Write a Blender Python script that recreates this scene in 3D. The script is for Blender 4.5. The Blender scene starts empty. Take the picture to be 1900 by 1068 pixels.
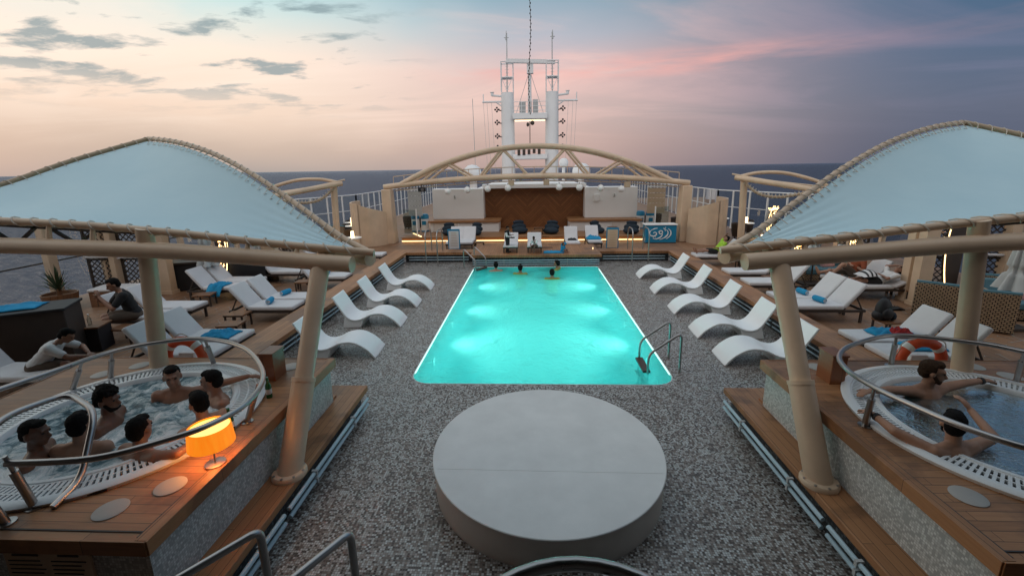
import bpy, math, random
import numpy as np
from mathutils import Vector, Matrix, Euler
random.seed(7)
S = bpy.context.scene
COL = S.collection
PI = math.pi
CX = .15                                   # the centreline of the ship

# ------------------------------------------------------------------ mesh building
class MB:
    def __init__(s): s.v = []; s.f = []
    def add(s, vs, fs):
        o = len(s.v); s.v += [tuple(v) for v in vs]; s.f += [tuple(i + o for i in f) for f in fs]; return s
    def box(s, c, d, rz=0, rx=0, ry=0):
        x, y, z = d[0]/2, d[1]/2, d[2]/2
        R = Euler((rx, ry, rz)).to_matrix(); c = Vector(c)
        vs = [c + R @ Vector((a*x, b*y, e*z)) for e in (-1, 1) for b in (-1, 1) for a in (-1, 1)]
        return s.add(vs, [(0,2,3,1),(4,5,7,6),(0,1,5,4),(2,6,7,3),(0,4,6,2),(1,3,7,5)])
    def bar(s, a, b, w, h=None):
        h = h or w; a, b = Vector(a), Vector(b); d = (b-a).normalized()
        u = d.cross(Vector((0,0,1)));  u = u.normalized() if u.length > 1e-4 else Vector((1,0,0))
        n = u.cross(d)
        vs = [p + u*i*w/2 + n*j*h/2 for p in (a, b) for j in (-1, 1) for i in (-1, 1)]
        return s.add(vs, [(0,2,3,1),(4,5,7,6),(0,1,5,4),(2,6,7,3),(0,4,6,2),(1,3,7,5)])
    def tube(s, pts, r, n=10, closed=False, radii=None, squash=1):
        P = [Vector(p) for p in pts]; m = len(P)
        T = []
        for i in range(m):
            if closed: t = P[(i+1) % m] - P[i-1]
            else: t = P[min(i+1, m-1)] - P[max(i-1, 0)]
            T.append(t.normalized())
        u = T[0].orthogonal().normalized()
        rings = []
        for i in range(m):
            if i:
                q = T[i-1].rotation_difference(T[i]); u = q @ u
            u = (u - T[i]*u.dot(T[i])).normalized(); w = T[i].cross(u)
            rr = radii[i] if radii else r
            rings.append([P[i] + (u*math.cos(2*PI*k/n) + w*math.sin(2*PI*k/n)*squash)*rr for k in range(n)])
        fs = []
        L = m if closed else m-1
        for i in range(L):
            j = (i+1) % m
            for k in range(n):
                fs.append((i*n+k, i*n+(k+1) % n, j*n+(k+1) % n, j*n+k))
        if not closed:
            fs.append(tuple(range(n-1, -1, -1))); fs.append(tuple((m-1)*n+k for k in range(n)))
        return s.add([v for R in rings for v in R], fs)
    def lathe(s, prof, c=(0,0,0), n=32, cap0=True, cap1=True, sx=1, sy=1):
        c = Vector(c); m = len(prof)
        vs = [c + Vector((r*math.cos(2*PI*k/n)*sx, r*math.sin(2*PI*k/n)*sy, z)) for r, z in prof for k in range(n)]
        fs = [(i*n+k, i*n+(k+1) % n, (i+1)*n+(k+1) % n, (i+1)*n+k) for i in range(m-1) for k in range(n)]
        if cap0: fs.append(tuple(range(n-1, -1, -1)))
        if cap1: fs.append(tuple((m-1)*n+k for k in range(n)))
        return s.add(vs, fs)
    def prism(s, poly, z0, z1):
        n = len(poly)
        a = sum(poly[i][0]*poly[(i+1) % n][1]-poly[(i+1) % n][0]*poly[i][1] for i in range(n))
        if a < 0: poly = poly[::-1]
        vs = [(x, y, z0) for x, y in poly] + [(x, y, z1) for x, y in poly]
        return s.add(vs, [tuple(range(n-1, -1, -1)), tuple(range(n, 2*n))] + [(i, (i+1) % n, n+(i+1) % n, n+i) for i in range(n)])
    def extrude(s, poly, o, ux, uy, un, t):
        """a flat outline (2D list) laid in the plane (ux, uy) at o and given the thickness t along un"""
        o, ux, uy, un = Vector(o), Vector(ux), Vector(uy), Vector(un); n = len(poly)
        vs = [o + ux*x + uy*y for x, y in poly] + [o + ux*x + uy*y + un*t for x, y in poly]
        return s.add(vs, [tuple(range(n-1, -1, -1)), tuple(range(n, 2*n))] + [(i, (i+1) % n, n+(i+1) % n, n+i) for i in range(n)])
    def grid(s, fn, nu, nv, t=0):
        vs = [Vector(fn(i/nu, j/nv)) for i in range(nu+1) for j in range(nv+1)]
        w = nv+1
        fs = [(i*w+j, (i+1)*w+j, (i+1)*w+j+1, i*w+j+1) for i in range(nu) for j in range(nv)]
        return s.add(vs, fs)
    def ell(s, c, r, R=None, nu=14, nv=10):
        c = Vector(c); R = R or Matrix.Identity(3)
        vs = []
        for j in range(nv+1):
            th = PI*j/nv
            for i in range(nu):
                ph = 2*PI*i/nu
                vs.append(c + R @ Vector((r[0]*math.sin(th)*math.cos(ph), r[1]*math.sin(th)*math.sin(ph), r[2]*math.cos(th))))
        fs = []
        for j in range(nv):
            for i in range(nu):
                fs.append((j*nu+i, (j+1)*nu+i, (j+1)*nu+(i+1) % nu, j*nu+(i+1) % nu))
        return s.add(vs, fs)
    def caps(s, a, b, ra, rb, n=12):
        a, b = Vector(a), Vector(b); d = b-a
        if d.length < 1e-5: return s.ell(a, (ra,)*3)
        d.normalize(); pts = []; rad = []
        for k in range(5):
            t = PI/2*k/4; pts.append(a - d*ra*math.cos(t)); rad.append(max(ra*math.sin(t), ra*.05))
        for k in range(5):
            t = PI/2*k/4; pts.append(b + d*rb*math.sin(t)); rad.append(max(rb*math.cos(t), rb*.05))
        return s.tube(pts, 1, n, radii=rad)

def catmull(P, per=8, closed=False):
    P = [Vector(p) for p in P]; n = len(P); out = []
    rng = n if closed else n-1
    for i in range(rng):
        if closed: a, b, c, d = P[i-1], P[i], P[(i+1) % n], P[(i+2) % n]
        else: a, b, c, d = P[max(i-1, 0)], P[i], P[i+1], P[min(i+2, n-1)]
        for k in range(per):
            t = k/per
            out.append(.5*((2*b) + (c-a)*t + (2*a-5*b+4*c-d)*t*t + (3*b-a-3*c+d)*t**3))
    if not closed: out.append(P[-1])
    return out
def fillet(P, r, per=5):
    """polyline with rounded corners"""
    P = [Vector(p) for p in P]; out = [P[0]]
    for i in range(1, len(P)-1):
        a, b, c = P[i-1], P[i], P[i+1]
        q = min(r, (a-b).length*.45, (c-b).length*.45)
        p0, p1 = b+(a-b).normalized()*q, b+(c-b).normalized()*q
        for k in range(per+1):
            t = k/per; out.append((1-t)**2*p0 + 2*t*(1-t)*b + t*t*p1)
    return out + [P[-1]]

def wpos(o):
    p = Vector((0,0,0))
    while o is not None: p += Vector(o.location); o = o.parent
    return p
def build(name, mb, mat, parent=None, world=False, smooth=40, bevel=0):
    me = bpy.data.meshes.new(name)
    vs = mb.v
    if world and parent is not None:
        q = wpos(parent); vs = [(x-q.x, y-q.y, z-q.z) for x, y, z in vs]
    me.from_pydata(vs, [], mb.f); me.update()
    for m in (mat if isinstance(mat, (list, tuple)) else [mat]): me.materials.append(m)
    if smooth:
        me.shade_smooth(); me.set_sharp_from_angle(angle=math.radians(smooth))
    o = bpy.data.objects.new(name, me); COL.objects.link(o)
    if parent is not None: o.parent = parent
    if bevel:
        b = o.modifiers.new('edge', 'BEVEL'); b.width = bevel; b.segments = 2; b.limit_method = 'ANGLE'; b.angle_limit = .8
    return o
def tag(o, label=None, cat=None, group=None, kind=None):
    if label: o['label'] = label
    if cat: o['category'] = cat
    if group: o['group'] = group
    if kind: o['kind'] = kind
    return o
def thing(name, label, cat, loc=(0,0,0), rz=0, group=None):
    o = bpy.data.objects.new(name, None); COL.objects.link(o); o.location = loc; o.rotation_euler = (0,0,rz)
    o.empty_display_size = .1
    return tag(o, label, cat, group)
def dup(r, loc, rz=0, label=None, group=None, scale=None):
    c = r.copy(); COL.objects.link(c); c.location = loc; c.rotation_euler = (0,0,rz)
    if scale: c.scale = (scale,)*3
    if label: c['label'] = label
    if group: c['group'] = group
    for ch in list(r.children):
        k = ch.copy(); COL.objects.link(k); k.parent = c
        for g in list(ch.children):
            q = g.copy(); COL.objects.link(q); q.parent = k
    return c
def struct(name, mb, mat, **k):
    return tag(build(name, mb, mat, **k), kind='structure')
def one(name, mb, mat, label, cat, group=None, loc=None, **k):
    """a thing that is one mesh; its origin is put at loc"""
    if loc is not None: mb.v = [(x-loc[0], y-loc[1], z-loc[2]) for x, y, z in mb.v]
    o = build(name, mb, mat, **k)
    if loc is not None: o.location = loc
    return tag(o, label, cat, group)

# ------------------------------------------------------------------ materials
def mat(name):
    m = bpy.data.materials.new(name); m.use_nodes = True; nt = m.node_tree
    b = nt.nodes['Principled BSDF']; return m, nt, b
def N(nt, t, **k):
    n = nt.nodes.new(t)
    for a, v in k.items(): setattr(n, a, v)
    return n
def lk(nt, a, b): nt.links.new(a, b)
def ramp(nt, src, stops, interp='LINEAR'):
    r = N(nt, 'ShaderNodeValToRGB'); r.color_ramp.interpolation = interp
    e = r.color_ramp.elements
    while len(e) < len(stops): e.new(.5)
    for i, (p, c) in enumerate(stops):
        e[i].position = p; e[i].color = (*c, 1) if len(c) == 3 else c
    lk(nt, src, r.inputs[0]); return r.outputs[0]
def mixc(nt, fac, a, b, mode='MIX'):
    n = N(nt, 'ShaderNodeMix', data_type='RGBA', blend_type=mode)
    for i, v in ((0, fac), (6, a), (7, b)):
        if hasattr(v, 'is_output'): lk(nt, v, n.inputs[i])
        elif i == 0: n.inputs[0].default_value = v
        else: n.inputs[i].default_value = (*v, 1)
    return n.outputs[2]
def mth(nt, op, a, b=None, c=None, clamp=False):
    n = N(nt, 'ShaderNodeMath', operation=op, use_clamp=clamp)
    for i, v in enumerate((a, b, c)):
        if v is None: continue
        if hasattr(v, 'is_output'): lk(nt, v, n.inputs[i])
        else: n.inputs[i].default_value = v
    return n.outputs[0]
def noise(nt, vec, scale, detail=4, rough=.55, dist=0):
    n = N(nt, 'ShaderNodeTexNoise'); n.inputs['Scale'].default_value = scale; n.inputs['Detail'].default_value = detail
    n.inputs['Roughness'].default_value = rough; n.inputs['Distortion'].default_value = dist
    if vec is not None: lk(nt, vec, n.inputs['Vector'])
    return n.outputs[0]
def bump(nt, b, h, strength, dist=.01):
    n = N(nt, 'ShaderNodeBump'); n.inputs['Strength'].default_value = strength; n.inputs['Distance'].default_value = dist
    lk(nt, h, n.inputs['Height']); lk(nt, n.outputs[0], b.inputs['Normal']); return n
def pos(nt):                                # world position
    return N(nt, 'ShaderNodeNewGeometry').outputs['Position']
def objc(nt): return N(nt, 'ShaderNodeTexCoord').outputs['Object']
def mapv(nt, v, scale=(1,1,1), rot=(0,0,0)):
    n = N(nt, 'ShaderNodeMapping'); lk(nt, v, n.inputs[0]); n.inputs['Scale'].default_value = scale; n.inputs['Rotation'].default_value = rot
    return n.outputs[0]
def sep(nt, v):
    n = N(nt, 'ShaderNodeSeparateXYZ'); lk(nt, v, n.inputs[0]); return n.outputs
def paint(name, col, rough=.5, var=.12, metal=0, scale=3, bmp=0, spec=.5, coat=0, bscale=60):
    m, nt, b = mat(name)
    v = objc(nt)
    f = noise(nt, v, scale, 6, .6)
    lo = tuple(c*(1-var) for c in col); hi = tuple(min(1, c*(1+var*.7)) for c in col)
    lk(nt, ramp(nt, f, [(.3, lo), (.7, hi)]), b.inputs['Base Color'])
    b.inputs['Metallic'].default_value = metal; b.inputs['Specular IOR Level'].default_value = spec
    b.inputs['Coat Weight'].default_value = coat
    r = noise(nt, v, scale*4, 3)
    lk(nt, mth(nt, 'MULTIPLY_ADD', r, .12, rough-.06), b.inputs['Roughness'])
    if bmp: bump(nt, b, noise(nt, v, bscale, 3), bmp, .004)
    return m
def glow(name, col, st):
    m, nt, b = mat(name); b.inputs['Base Color'].default_value = (*col, 1)
    b.inputs['Emission Color'].default_value = (*col, 1); b.inputs['Emission Strength'].default_value = st
    return m
def wood(name, c1, c2, c3, along='X', width=.09, rough=.45, stain=.35, seam=(.05,.025,.012), length=1.6):
    m, nt, b = mat(name); p = pos(nt)
    rot = (0,0,0) if along == 'X' else (0,0,PI/2)
    v = mapv(nt, p, (1,1,1), rot)
    br = N(nt, 'ShaderNodeTexBrick'); lk(nt, v, br.inputs[0]); br.offset = .37
    br.inputs['Scale'].default_value = 1; br.inputs['Brick Width'].default_value = length; br.inputs['Row Height'].default_value = width
    br.inputs['Mortar Size'].default_value = .0022; br.inputs['Mortar Smooth'].default_value = .1; br.inputs['Bias'].default_value = 0
    br.inputs['Color1'].default_value = (0,0,0,1); br.inputs['Color2'].default_value = (1,1,1,1); br.inputs['Mortar'].default_value = (.5,.5,.5,1)
    gv = mapv(nt, v, (1.5, 26, 26)); g = noise(nt, gv, 2, 6, .6, .4)
    t = mth(nt, 'ADD', mth(nt, 'MULTIPLY_ADD', br.outputs[0], .24, .10), mth(nt, 'MULTIPLY', g, .6))
    col = ramp(nt, t, [(.15, c1), (.5, c2), (.9, c3)])
    st = noise(nt, p, .9, 5, .6, .3)
    col = mixc(nt, mth(nt, 'MULTIPLY', ramp(nt, st, [(.50, (0,0,0)), (.57, (1,1,1))]), stain*1.5), col, tuple(c*.45 for c in c1))
    col = mixc(nt, br.outputs['Fac'], col, seam)
    lk(nt, col, b.inputs['Base Color'])
    lk(nt, mth(nt, 'MULTIPLY_ADD', st, -.35, rough+.2), b.inputs['Roughness'])
    bump(nt, b, mth(nt, 'SUBTRACT', mth(nt, 'MULTIPLY', g, .3), br.outputs['Fac']), .35, .004)
    return m
def tiles(name, stops, size, grout, rough=.3, bmp=.3, coat=0, wet=0):
    """little square mosaic tiles, each with a colour of its own"""
    m, nt, b = mat(name)
    g = N(nt, 'ShaderNodeNewGeometry'); p = g.outputs['Position']
    n = N(nt, 'ShaderNodeVectorMath', operation='DIVIDE'); lk(nt, p, n.inputs[0]); n.inputs[1].default_value = (size,)*3
    # nudge along the normal so flat faces never sit on a cell border
    o = N(nt, 'ShaderNodeVectorMath', operation='MULTIPLY_ADD'); lk(nt, g.outputs['True Normal'], o.inputs[0]); o.inputs[1].default_value = (-.37,)*3; lk(nt, n.outputs[0], o.inputs[2])
    fl = N(nt, 'ShaderNodeVectorMath', operation='FLOOR'); lk(nt, o.outputs[0], fl.inputs[0])
    wn = N(nt, 'ShaderNodeTexWhiteNoise', noise_dimensions='3D'); lk(nt, fl.outputs[0], wn.inputs[0])
    big = noise(nt, p, 5, 3)
    t = mth(nt, 'ADD', wn.outputs[0], mth(nt, 'MULTIPLY_ADD', big, .5, -.25))
    col = ramp(nt, t, stops, 'CONSTANT')
    fr = N(nt, 'ShaderNodeVectorMath', operation='FRACTION'); lk(nt, o.outputs[0], fr.inputs[0])
    ab = N(nt, 'ShaderNodeVectorMath', operation='SUBTRACT'); lk(nt, fr.outputs[0], ab.inputs[0]); ab.inputs[1].default_value = (.5,)*3
    a2 = N(nt, 'ShaderNodeVectorMath', operation='ABSOLUTE'); lk(nt, ab.outputs[0], a2.inputs[0])
    # ignore the axis along the normal
    an = N(nt, 'ShaderNodeVectorMath', operation='ABSOLUTE'); lk(nt, g.outputs['True Normal'], an.inputs[0])
    s1 = N(nt, 'ShaderNodeVectorMath', operation='SUBTRACT'); s1.inputs[0].default_value = (1,1,1); lk(nt, an.outputs[0], s1.inputs[1])
    mm = N(nt, 'ShaderNodeVectorMath', operation='MULTIPLY'); lk(nt, a2.outputs[0], mm.inputs[0]); lk(nt, s1.outputs[0], mm.inputs[1])
    x = sep(nt, mm.outputs[0]); mx = mth(nt, 'MAXIMUM', mth(nt, 'MAXIMUM', x[0], x[1]), x[2])
    gr = mth(nt, 'GREATER_THAN', mx, .43)
    lk(nt, mixc(nt, gr, col, grout), b.inputs['Base Color'])
    rg = mth(nt, 'MULTIPLY_ADD', gr, .4, rough)
    if wet: rg = mth(nt, 'SUBTRACT', rg, mth(nt, 'MULTIPLY', ramp(nt, noise(nt, p, 1.1, 5, .6, .4), [(.45, (0,0,0)), (.6, (1,1,1))]), wet))
    lk(nt, rg, b.inputs['Roughness'])
    b.inputs['Coat Weight'].default_value = coat
    bump(nt, b, mth(nt, 'SUBTRACT', 1, gr), bmp, .002)
    return m
def water(name, tint, fac=1.0, scale=3, strength=.3, extra=None, rough=.02, aniso=(1,1,1)):
    """see-through water with a rippled, mirror-like skin; extra = (colour, share) of milky body"""
    m, nt, b = mat(name); nt.nodes.remove(b); out = nt.nodes['Material Output']; p = pos(nt)
    v = mapv(nt, p, aniso)
    h = mth(nt, 'ADD', noise(nt, v, scale, 4, .6, .6), mth(nt, 'MULTIPLY', noise(nt, v, scale*4.3, 3, .6), .35))
    bp = N(nt, 'ShaderNodeBump'); bp.inputs['Strength'].default_value = strength; bp.inputs['Distance'].default_value = .06; lk(nt, h, bp.inputs['Height'])
    tr = N(nt, 'ShaderNodeBsdfTransparent'); tr.inputs[0].default_value = (*tint, 1)
    gl = N(nt, 'ShaderNodeBsdfGlossy'); gl.inputs['Roughness'].default_value = rough; lk(nt, bp.outputs[0], gl.inputs['Normal'])
    body = tr.outputs[0]
    if extra:
        tl = N(nt, 'ShaderNodeBsdfTranslucent'); tl.inputs[0].default_value = (*extra[0], 1); lk(nt, bp.outputs[0], tl.inputs['Normal'])
        df = N(nt, 'ShaderNodeBsdfDiffuse'); df.inputs[0].default_value = (*extra[0], 1)
        m0 = N(nt, 'ShaderNodeMixShader'); m0.inputs[0].default_value = extra[2] if len(extra) > 2 else .3; lk(nt, tl.outputs[0], m0.inputs[1]); lk(nt, df.outputs[0], m0.inputs[2])
        m1 = N(nt, 'ShaderNodeMixShader'); m1.inputs[0].default_value = extra[1]; lk(nt, body, m1.inputs[1]); lk(nt, m0.outputs[0], m1.inputs[2]); body = m1.outputs[0]
    fr = N(nt, 'ShaderNodeFresnel'); fr.inputs[0].default_value = 1.33; lk(nt, bp.outputs[0], fr.inputs['Normal'])
    mx = N(nt, 'ShaderNodeMixShader'); lk(nt, mth(nt, 'MULTIPLY', fr.outputs[0], fac, clamp=True), mx.inputs[0]); lk(nt, body, mx.inputs[1]); lk(nt, gl.outputs[0], mx.inputs[2])
    lk(nt, mx.outputs[0], out.inputs[0]); return m

M = {}
M['cream'] = paint('cream paint', (.66,.49,.345), .38, .16, scale=1.3)
M['cream_dark'] = paint('darker cream paint', (.50,.38,.26), .5, .1)
M['white'] = paint('white paint', (.86,.86,.85), .45, .03, scale=.8)
M['chaise'] = paint('white moulded plastic', (.90,.91,.92), .42, .015, spec=.4, scale=1.2)
M['rimwhite'] = paint('white tub rim', (.74,.76,.77), .3, .05)
M['stage_top'] = paint('pale stone top', (.72,.715,.70), .45, .08, scale=2.6, bmp=.05)
M['stage_side'] = paint('pale stage side', (.70,.65,.60), .5, .08)
M['steel'] = paint('brushed steel', (.42,.40,.39), .3, .1, metal=1)
M['mastwhite'] = paint('mast white', (.80,.81,.82), .5, .05, scale=.6)
M['dark'] = paint('dark bronze metal', (.045,.032,.026), .5, .2)
M['black'] = paint('black', (.015,.015,.018), .6, .2)
M['navy'] = paint('navy canvas', (.012,.026,.042), .8, .2, bmp=.3)
M['teal'] = paint('teal cushion cloth', (.09,.20,.25), .85, .15, bmp=.2)
M['cover'] = paint('dull beige cover', (.42,.39,.36), .5, .1)
M['blue'] = paint('bright blue towel', (.015,.27,.50), .9, .15, bmp=.6, bscale=120)
M['bluepaint'] = paint('blue painted panel', (.01,.22,.40), .4, .08)
M['cushion'] = paint('off white cushion', (.66,.65,.66), .85, .06, bmp=.2)
M['rattan'] = None
M['pipe'] = paint('pale blue pipe', (.45,.60,.68), .3, .1)
M['orange'] = paint('orange lifebuoy', (.75,.10,.03), .45, .08)
M['green_glass'] = paint('green bottle glass', (.01,.09,.025), .1, .1)
M['rope'] = paint('white rope', (.62,.56,.48), .85, .1)
M['pink'] = paint('dusty pink cushion', (.52,.28,.27), .85, .1)
M['grey_cloth'] = paint('grey parasol cloth', (.48,.50,.50), .85, .08, bmp=.2)
M['teak_y'] = wood('teak planks along', (.20,.085,.036), (.36,.165,.070), (.48,.24,.11), 'Y')
M['teak_x'] = wood('teak planks across', (.20,.085,.036), (.36,.165,.070), (.48,.24,.11), 'X')
M['deck'] = wood('deck boards', (.17,.088,.047), (.27,.145,.08), (.35,.20,.115), 'Y', .07, .5, .25, length=2.4)
M['stagewood'] = wood('stage boards', (.22,.10,.042), (.34,.16,.065), (.44,.21,.09), 'X', .08, .45, .15)
M['table_wood'] = wood('small table wood', (.12,.055,.025), (.20,.09,.04), (.27,.13,.06), 'X', .07, .45, .1)
M['tread'] = paint('wet dark tread', (.07,.035,.02), .4, .2)
M['pedestal'] = wood('red brown cabinet wood', (.17,.055,.022), (.25,.09,.036), (.31,.125,.05), 'Y', .3, .35, .15)
M['mosaic'] = tiles('grey mosaic', [(0,(.09,.064,.053)),(.2,(.20,.148,.12)),(.36,(.32,.27,.24)),(.54,(.44,.41,.38)),(.72,(.56,.56,.54)),(.88,(.66,.67,.66))], .023, (.17,.155,.145), .42, .25, wet=.3)
M['white_mosaic'] = tiles('white mosaic', [(0,(.38,.40,.40)),(.3,(.50,.52,.51)),(.6,(.60,.62,.61)),(.85,(.68,.70,.69))], .022, (.38,.38,.37), .3, .3)
M['dark_mosaic'] = tiles('dark pool wall mosaic', [(0,(.02,.022,.025)),(.4,(.04,.05,.055)),(.75,(.09,.11,.12))], .034, (.03,.03,.03), .3, .3)
M['pool_tile'] = tiles('pale pool tiles', [(0,(.46,.76,.75)),(.5,(.52,.81,.80)),(.8,(.58,.85,.84))], .08, (.5,.7,.68), .4, .1)
M['warm_led'] = glow('warm led', (1,.72,.36), 2.2)
M['warm_led2'] = glow('warm pattern led', (1,.68,.32), 3.2)
M['lantern'] = glow('lantern glass', (1,.72,.38), 5)
M['pool_led'] = glow('pool led', (.70,1,.92), 1.0)
M['skin1'] = paint('tan skin', (.40,.215,.14), .5, .12, scale=8)
M['skin2'] = paint('brown skin', (.30,.15,.095), .45, .14, scale=8)
M['skin3'] = paint('deep brown skin', (.15,.075,.048), .45, .14, scale=8)
M['hair'] = paint('dark hair', (.006,.005,.0045), .85, .4, spec=.2, scale=60, bmp=1, bscale=220)
M['hair_brown'] = paint('brown hair', (.045,.024,.013), .8, .4, spec=.2, scale=60, bmp=1, bscale=220)
M['shirt_white'] = paint('white shirt', (.70,.70,.70), .85, .05, bmp=.2)
M['shirt_black'] = paint('black shirt', (.014,.013,.014), .85, .2)
M['shirt_green'] = paint('lime shirt', (.36,.62,.04), .8, .35, scale=14)
M['shirt_orange'] = paint('rust shirt', (.30,.075,.03), .85, .1)
M['vest_yellow'] = paint('yellow life vest', (.26,.28,.07), .7, .1)
M['shorts_khaki'] = paint('brown shorts', (.10,.07,.05), .85, .15)
M['red'] = paint('red cloth', (.35,.02,.02), .9, .1)
def rattan():
    m, nt, b = mat('rattan weave'); p = objc(nt)
    br = N(nt, 'ShaderNodeTexBrick'); 
    x = sep(nt, p); cb = N(nt, 'ShaderNodeCombineXYZ'); lk(nt, mth(nt, 'ADD', x[0], x[1]), cb.inputs[0]); lk(nt, x[2], cb.inputs[1])
    lk(nt, cb.outputs[0], br.inputs[0]); br.inputs['Scale'].default_value = 1; br.inputs['Brick Width'].default_value = .075; br.inputs['Row Height'].default_value = .042
    br.inputs['Mortar Size'].default_value = .009; br.inputs['Mortar Smooth'].default_value = .3
    br.inputs['Color1'].default_value = (.52,.37,.23,1); br.inputs['Color2'].default_value = (.42,.29,.18,1); br.inputs['Mortar'].default_value = (.03,.02,.014,1)
    lk(nt, br.outputs[0], b.inputs['Base Color']); b.inputs['Roughness'].default_value = .6
    bump(nt, b, mth(nt, 'SUBTRACT', 1, br.outputs['Fac']), .8, .02); return m
M['rattan'] = rattan()
def sail():
    m, nt, b = mat('tensile sail'); p = pos(nt)
    f = noise(nt, p, 1.3, 4); lk(nt, ramp(nt, f, [(.3, (.50,.71,.79)), (.7, (.55,.75,.82))]), b.inputs['Base Color'])
    b.inputs['Roughness'].default_value = .5; b.inputs['Sheen Weight'].default_value = .1
    bump(nt, b, noise(nt, mapv(nt, p, (1,1,3)), 1.6, 3), .12, .05)
    return m
M['sail'] = sail()
def herring():
    m, nt, b = mat('chevron timber wall'); p = pos(nt); x = sep(nt, p)
    # chevrons: diagonal boards, mirrored in every panel
    u = mth(nt, 'PINGPONG', mth(nt, 'ADD', x[0], 20.44), .88)
    d = mth(nt, 'ADD', u, x[2]); e = mth(nt, 'SUBTRACT', u, x[2])
    cb = N(nt, 'ShaderNodeCombineXYZ'); lk(nt, e, cb.inputs[0]); lk(nt, d, cb.inputs[1])
    br = N(nt, 'ShaderNodeTexBrick'); lk(nt, cb.outputs[0], br.inputs[0]); br.inputs['Scale'].default_value = 1
    br.inputs['Brick Width'].default_value = 1.3; br.inputs['Row Height'].default_value = .16; br.inputs['Mortar Size'].default_value = .006
    br.inputs['Color1'].default_value = (.19,.072,.024,1); br.inputs['Color2'].default_value = (.29,.12,.042,1); br.inputs['Mortar'].default_value = (.03,.012,.006,1)
    g = noise(nt, mapv(nt, cb.outputs[0], (2,30,1)), 2, 5)
    lk(nt, mixc(nt, mth(nt, 'MULTIPLY', g, .45), br.outputs[0], (.15,.055,.02)), b.inputs['Base Color'])
    b.inputs['Roughness'].default_value = .45; bump(nt, b, mth(nt, 'SUBTRACT', 1, br.outputs['Fac']), .3, .006); return m
M['herring'] = herring()
def glassm():
    m, nt, b = mat('wind screen glass'); nt.nodes.remove(b); out = nt.nodes['Material Output']
    tr = N(nt, 'ShaderNodeBsdfTransparent'); tr.inputs[0].default_value = (.78,.84,.84,1)
    gl = N(nt, 'ShaderNodeBsdfGlossy'); gl.inputs['Roughness'].default_value = .03
    fr = N(nt, 'ShaderNodeFresnel'); fr.inputs[0].default_value = 1.25
    mx = N(nt, 'ShaderNodeMixShader'); lk(nt, fr.outputs[0], mx.inputs[0]); lk(nt, tr.outputs[0], mx.inputs[1]); lk(nt, gl.outputs[0], mx.inputs[2]); lk(nt, mx.outputs[0], out.inputs[0]); return m
M['glass'] = glassm()
M['pool_water'] = water('pool water', (.24,.97,1), .55, 2.4, .7, ((.17,.82,.80), .64, .03))
M['shallow'] = water('shallow water', (1,1,1), .5, 5, .4)
M['tub_clear'] = water('still tub water', (.30,.55,.60), .75, 7, .25, ((.03,.15,.18), .5, .8))
def foam():
    m, nt, b = mat('foaming tub water'); p = pos(nt)
    n1 = noise(nt, p, 5.5, 9, .68, 1.2); n2 = noise(nt, p, 1.4, 4, .5, .6)
    f = mth(nt, 'ADD', n1, mth(nt, 'MULTIPLY_ADD', n2, .5, -.25))
    col = ramp(nt, f, [(.30, (.03,.075,.10)), (.42, (.13,.23,.27)), (.50, (.48,.58,.61)), (.61, (.86,.89,.90))])
    lk(nt, col, b.inputs['Base Color']); b.inputs['Roughness'].default_value = .12; b.inputs['IOR'].default_value = 1.33
    bump(nt, b, mth(nt, 'ADD', n1, mth(nt, 'MULTIPLY', noise(nt, p, 22, 4), .25)), .9, .05); return m
M['foam'] = foam()
def seam():
    m, nt, b = mat('open sea'); nt.nodes.remove(b); out = nt.nodes['Material Output']; p = pos(nt)
    v = mapv(nt, p, (1,1,1), (0,0,.5))
    h = mth(nt, 'ADD', noise(nt, mapv(nt, v, (.16,.5,1)), 1, 6, .62, .4), mth(nt, 'MULTIPLY', noise(nt, mapv(nt, v, (.02,.05,1)), 1, 4), 1.5))
    bp = N(nt, 'ShaderNodeBump'); bp.inputs['Strength'].default_value = 1; bp.inputs['Distance'].default_value = 5; lk(nt, h, bp.inputs['Height'])
    df = N(nt, 'ShaderNodeBsdfDiffuse'); df.inputs[0].default_value = (.058,.066,.096,1)
    gl = N(nt, 'ShaderNodeBsdfGlossy'); gl.inputs[0].default_value = (.52,.58,.68,1); gl.inputs['Roughness'].default_value = .25; lk(nt, bp.outputs[0], gl.inputs['Normal'])
    fr = N(nt, 'ShaderNodeFresnel'); fr.inputs[0].default_value = 1.33; lk(nt, bp.outputs[0], fr.inputs['Normal'])
    mx = N(nt, 'ShaderNodeMixShader'); lk(nt, mth(nt, 'MULTIPLY', fr.outputs[0], .85), mx.inputs[0]); lk(nt, df.outputs[0], mx.inputs[1]); lk(nt, gl.outputs[0], mx.inputs[2]); lk(nt, mx.outputs[0], out.inputs[0]); return m
M['sea'] = seam()
# ------------------------------------------------------------------ camera
YAW, PITCH, ROLL, HC = math.radians(2.63), math.radians(12.5), .016, 3.5
F_ = Vector((-math.sin(YAW)*math.cos(PITCH), math.cos(YAW)*math.cos(PITCH), -math.sin(PITCH)))
R_ = Vector((math.cos(YAW), math.sin(YAW), 0)); D_ = F_.cross(R_)
R2 = R_*math.cos(ROLL) + D_*math.sin(ROLL); D2 = F_.cross(R2)
cd = bpy.data.cameras.new('camera'); cam = bpy.data.objects.new('camera', cd); COL.objects.link(cam)
cam.matrix_world = Matrix(((R2.x, -D2.x, -F_.x, 0), (R2.y, -D2.y, -F_.y, 0), (R2.z, -D2.z, -F_.z, HC), (0,0,0,1)))
cd.sensor_width = 36; cd.lens = 36*805/1900; cd.shift_y = -44/1900; cd.clip_start = .02; cd.clip_end = 60000
S.camera = cam

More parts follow.
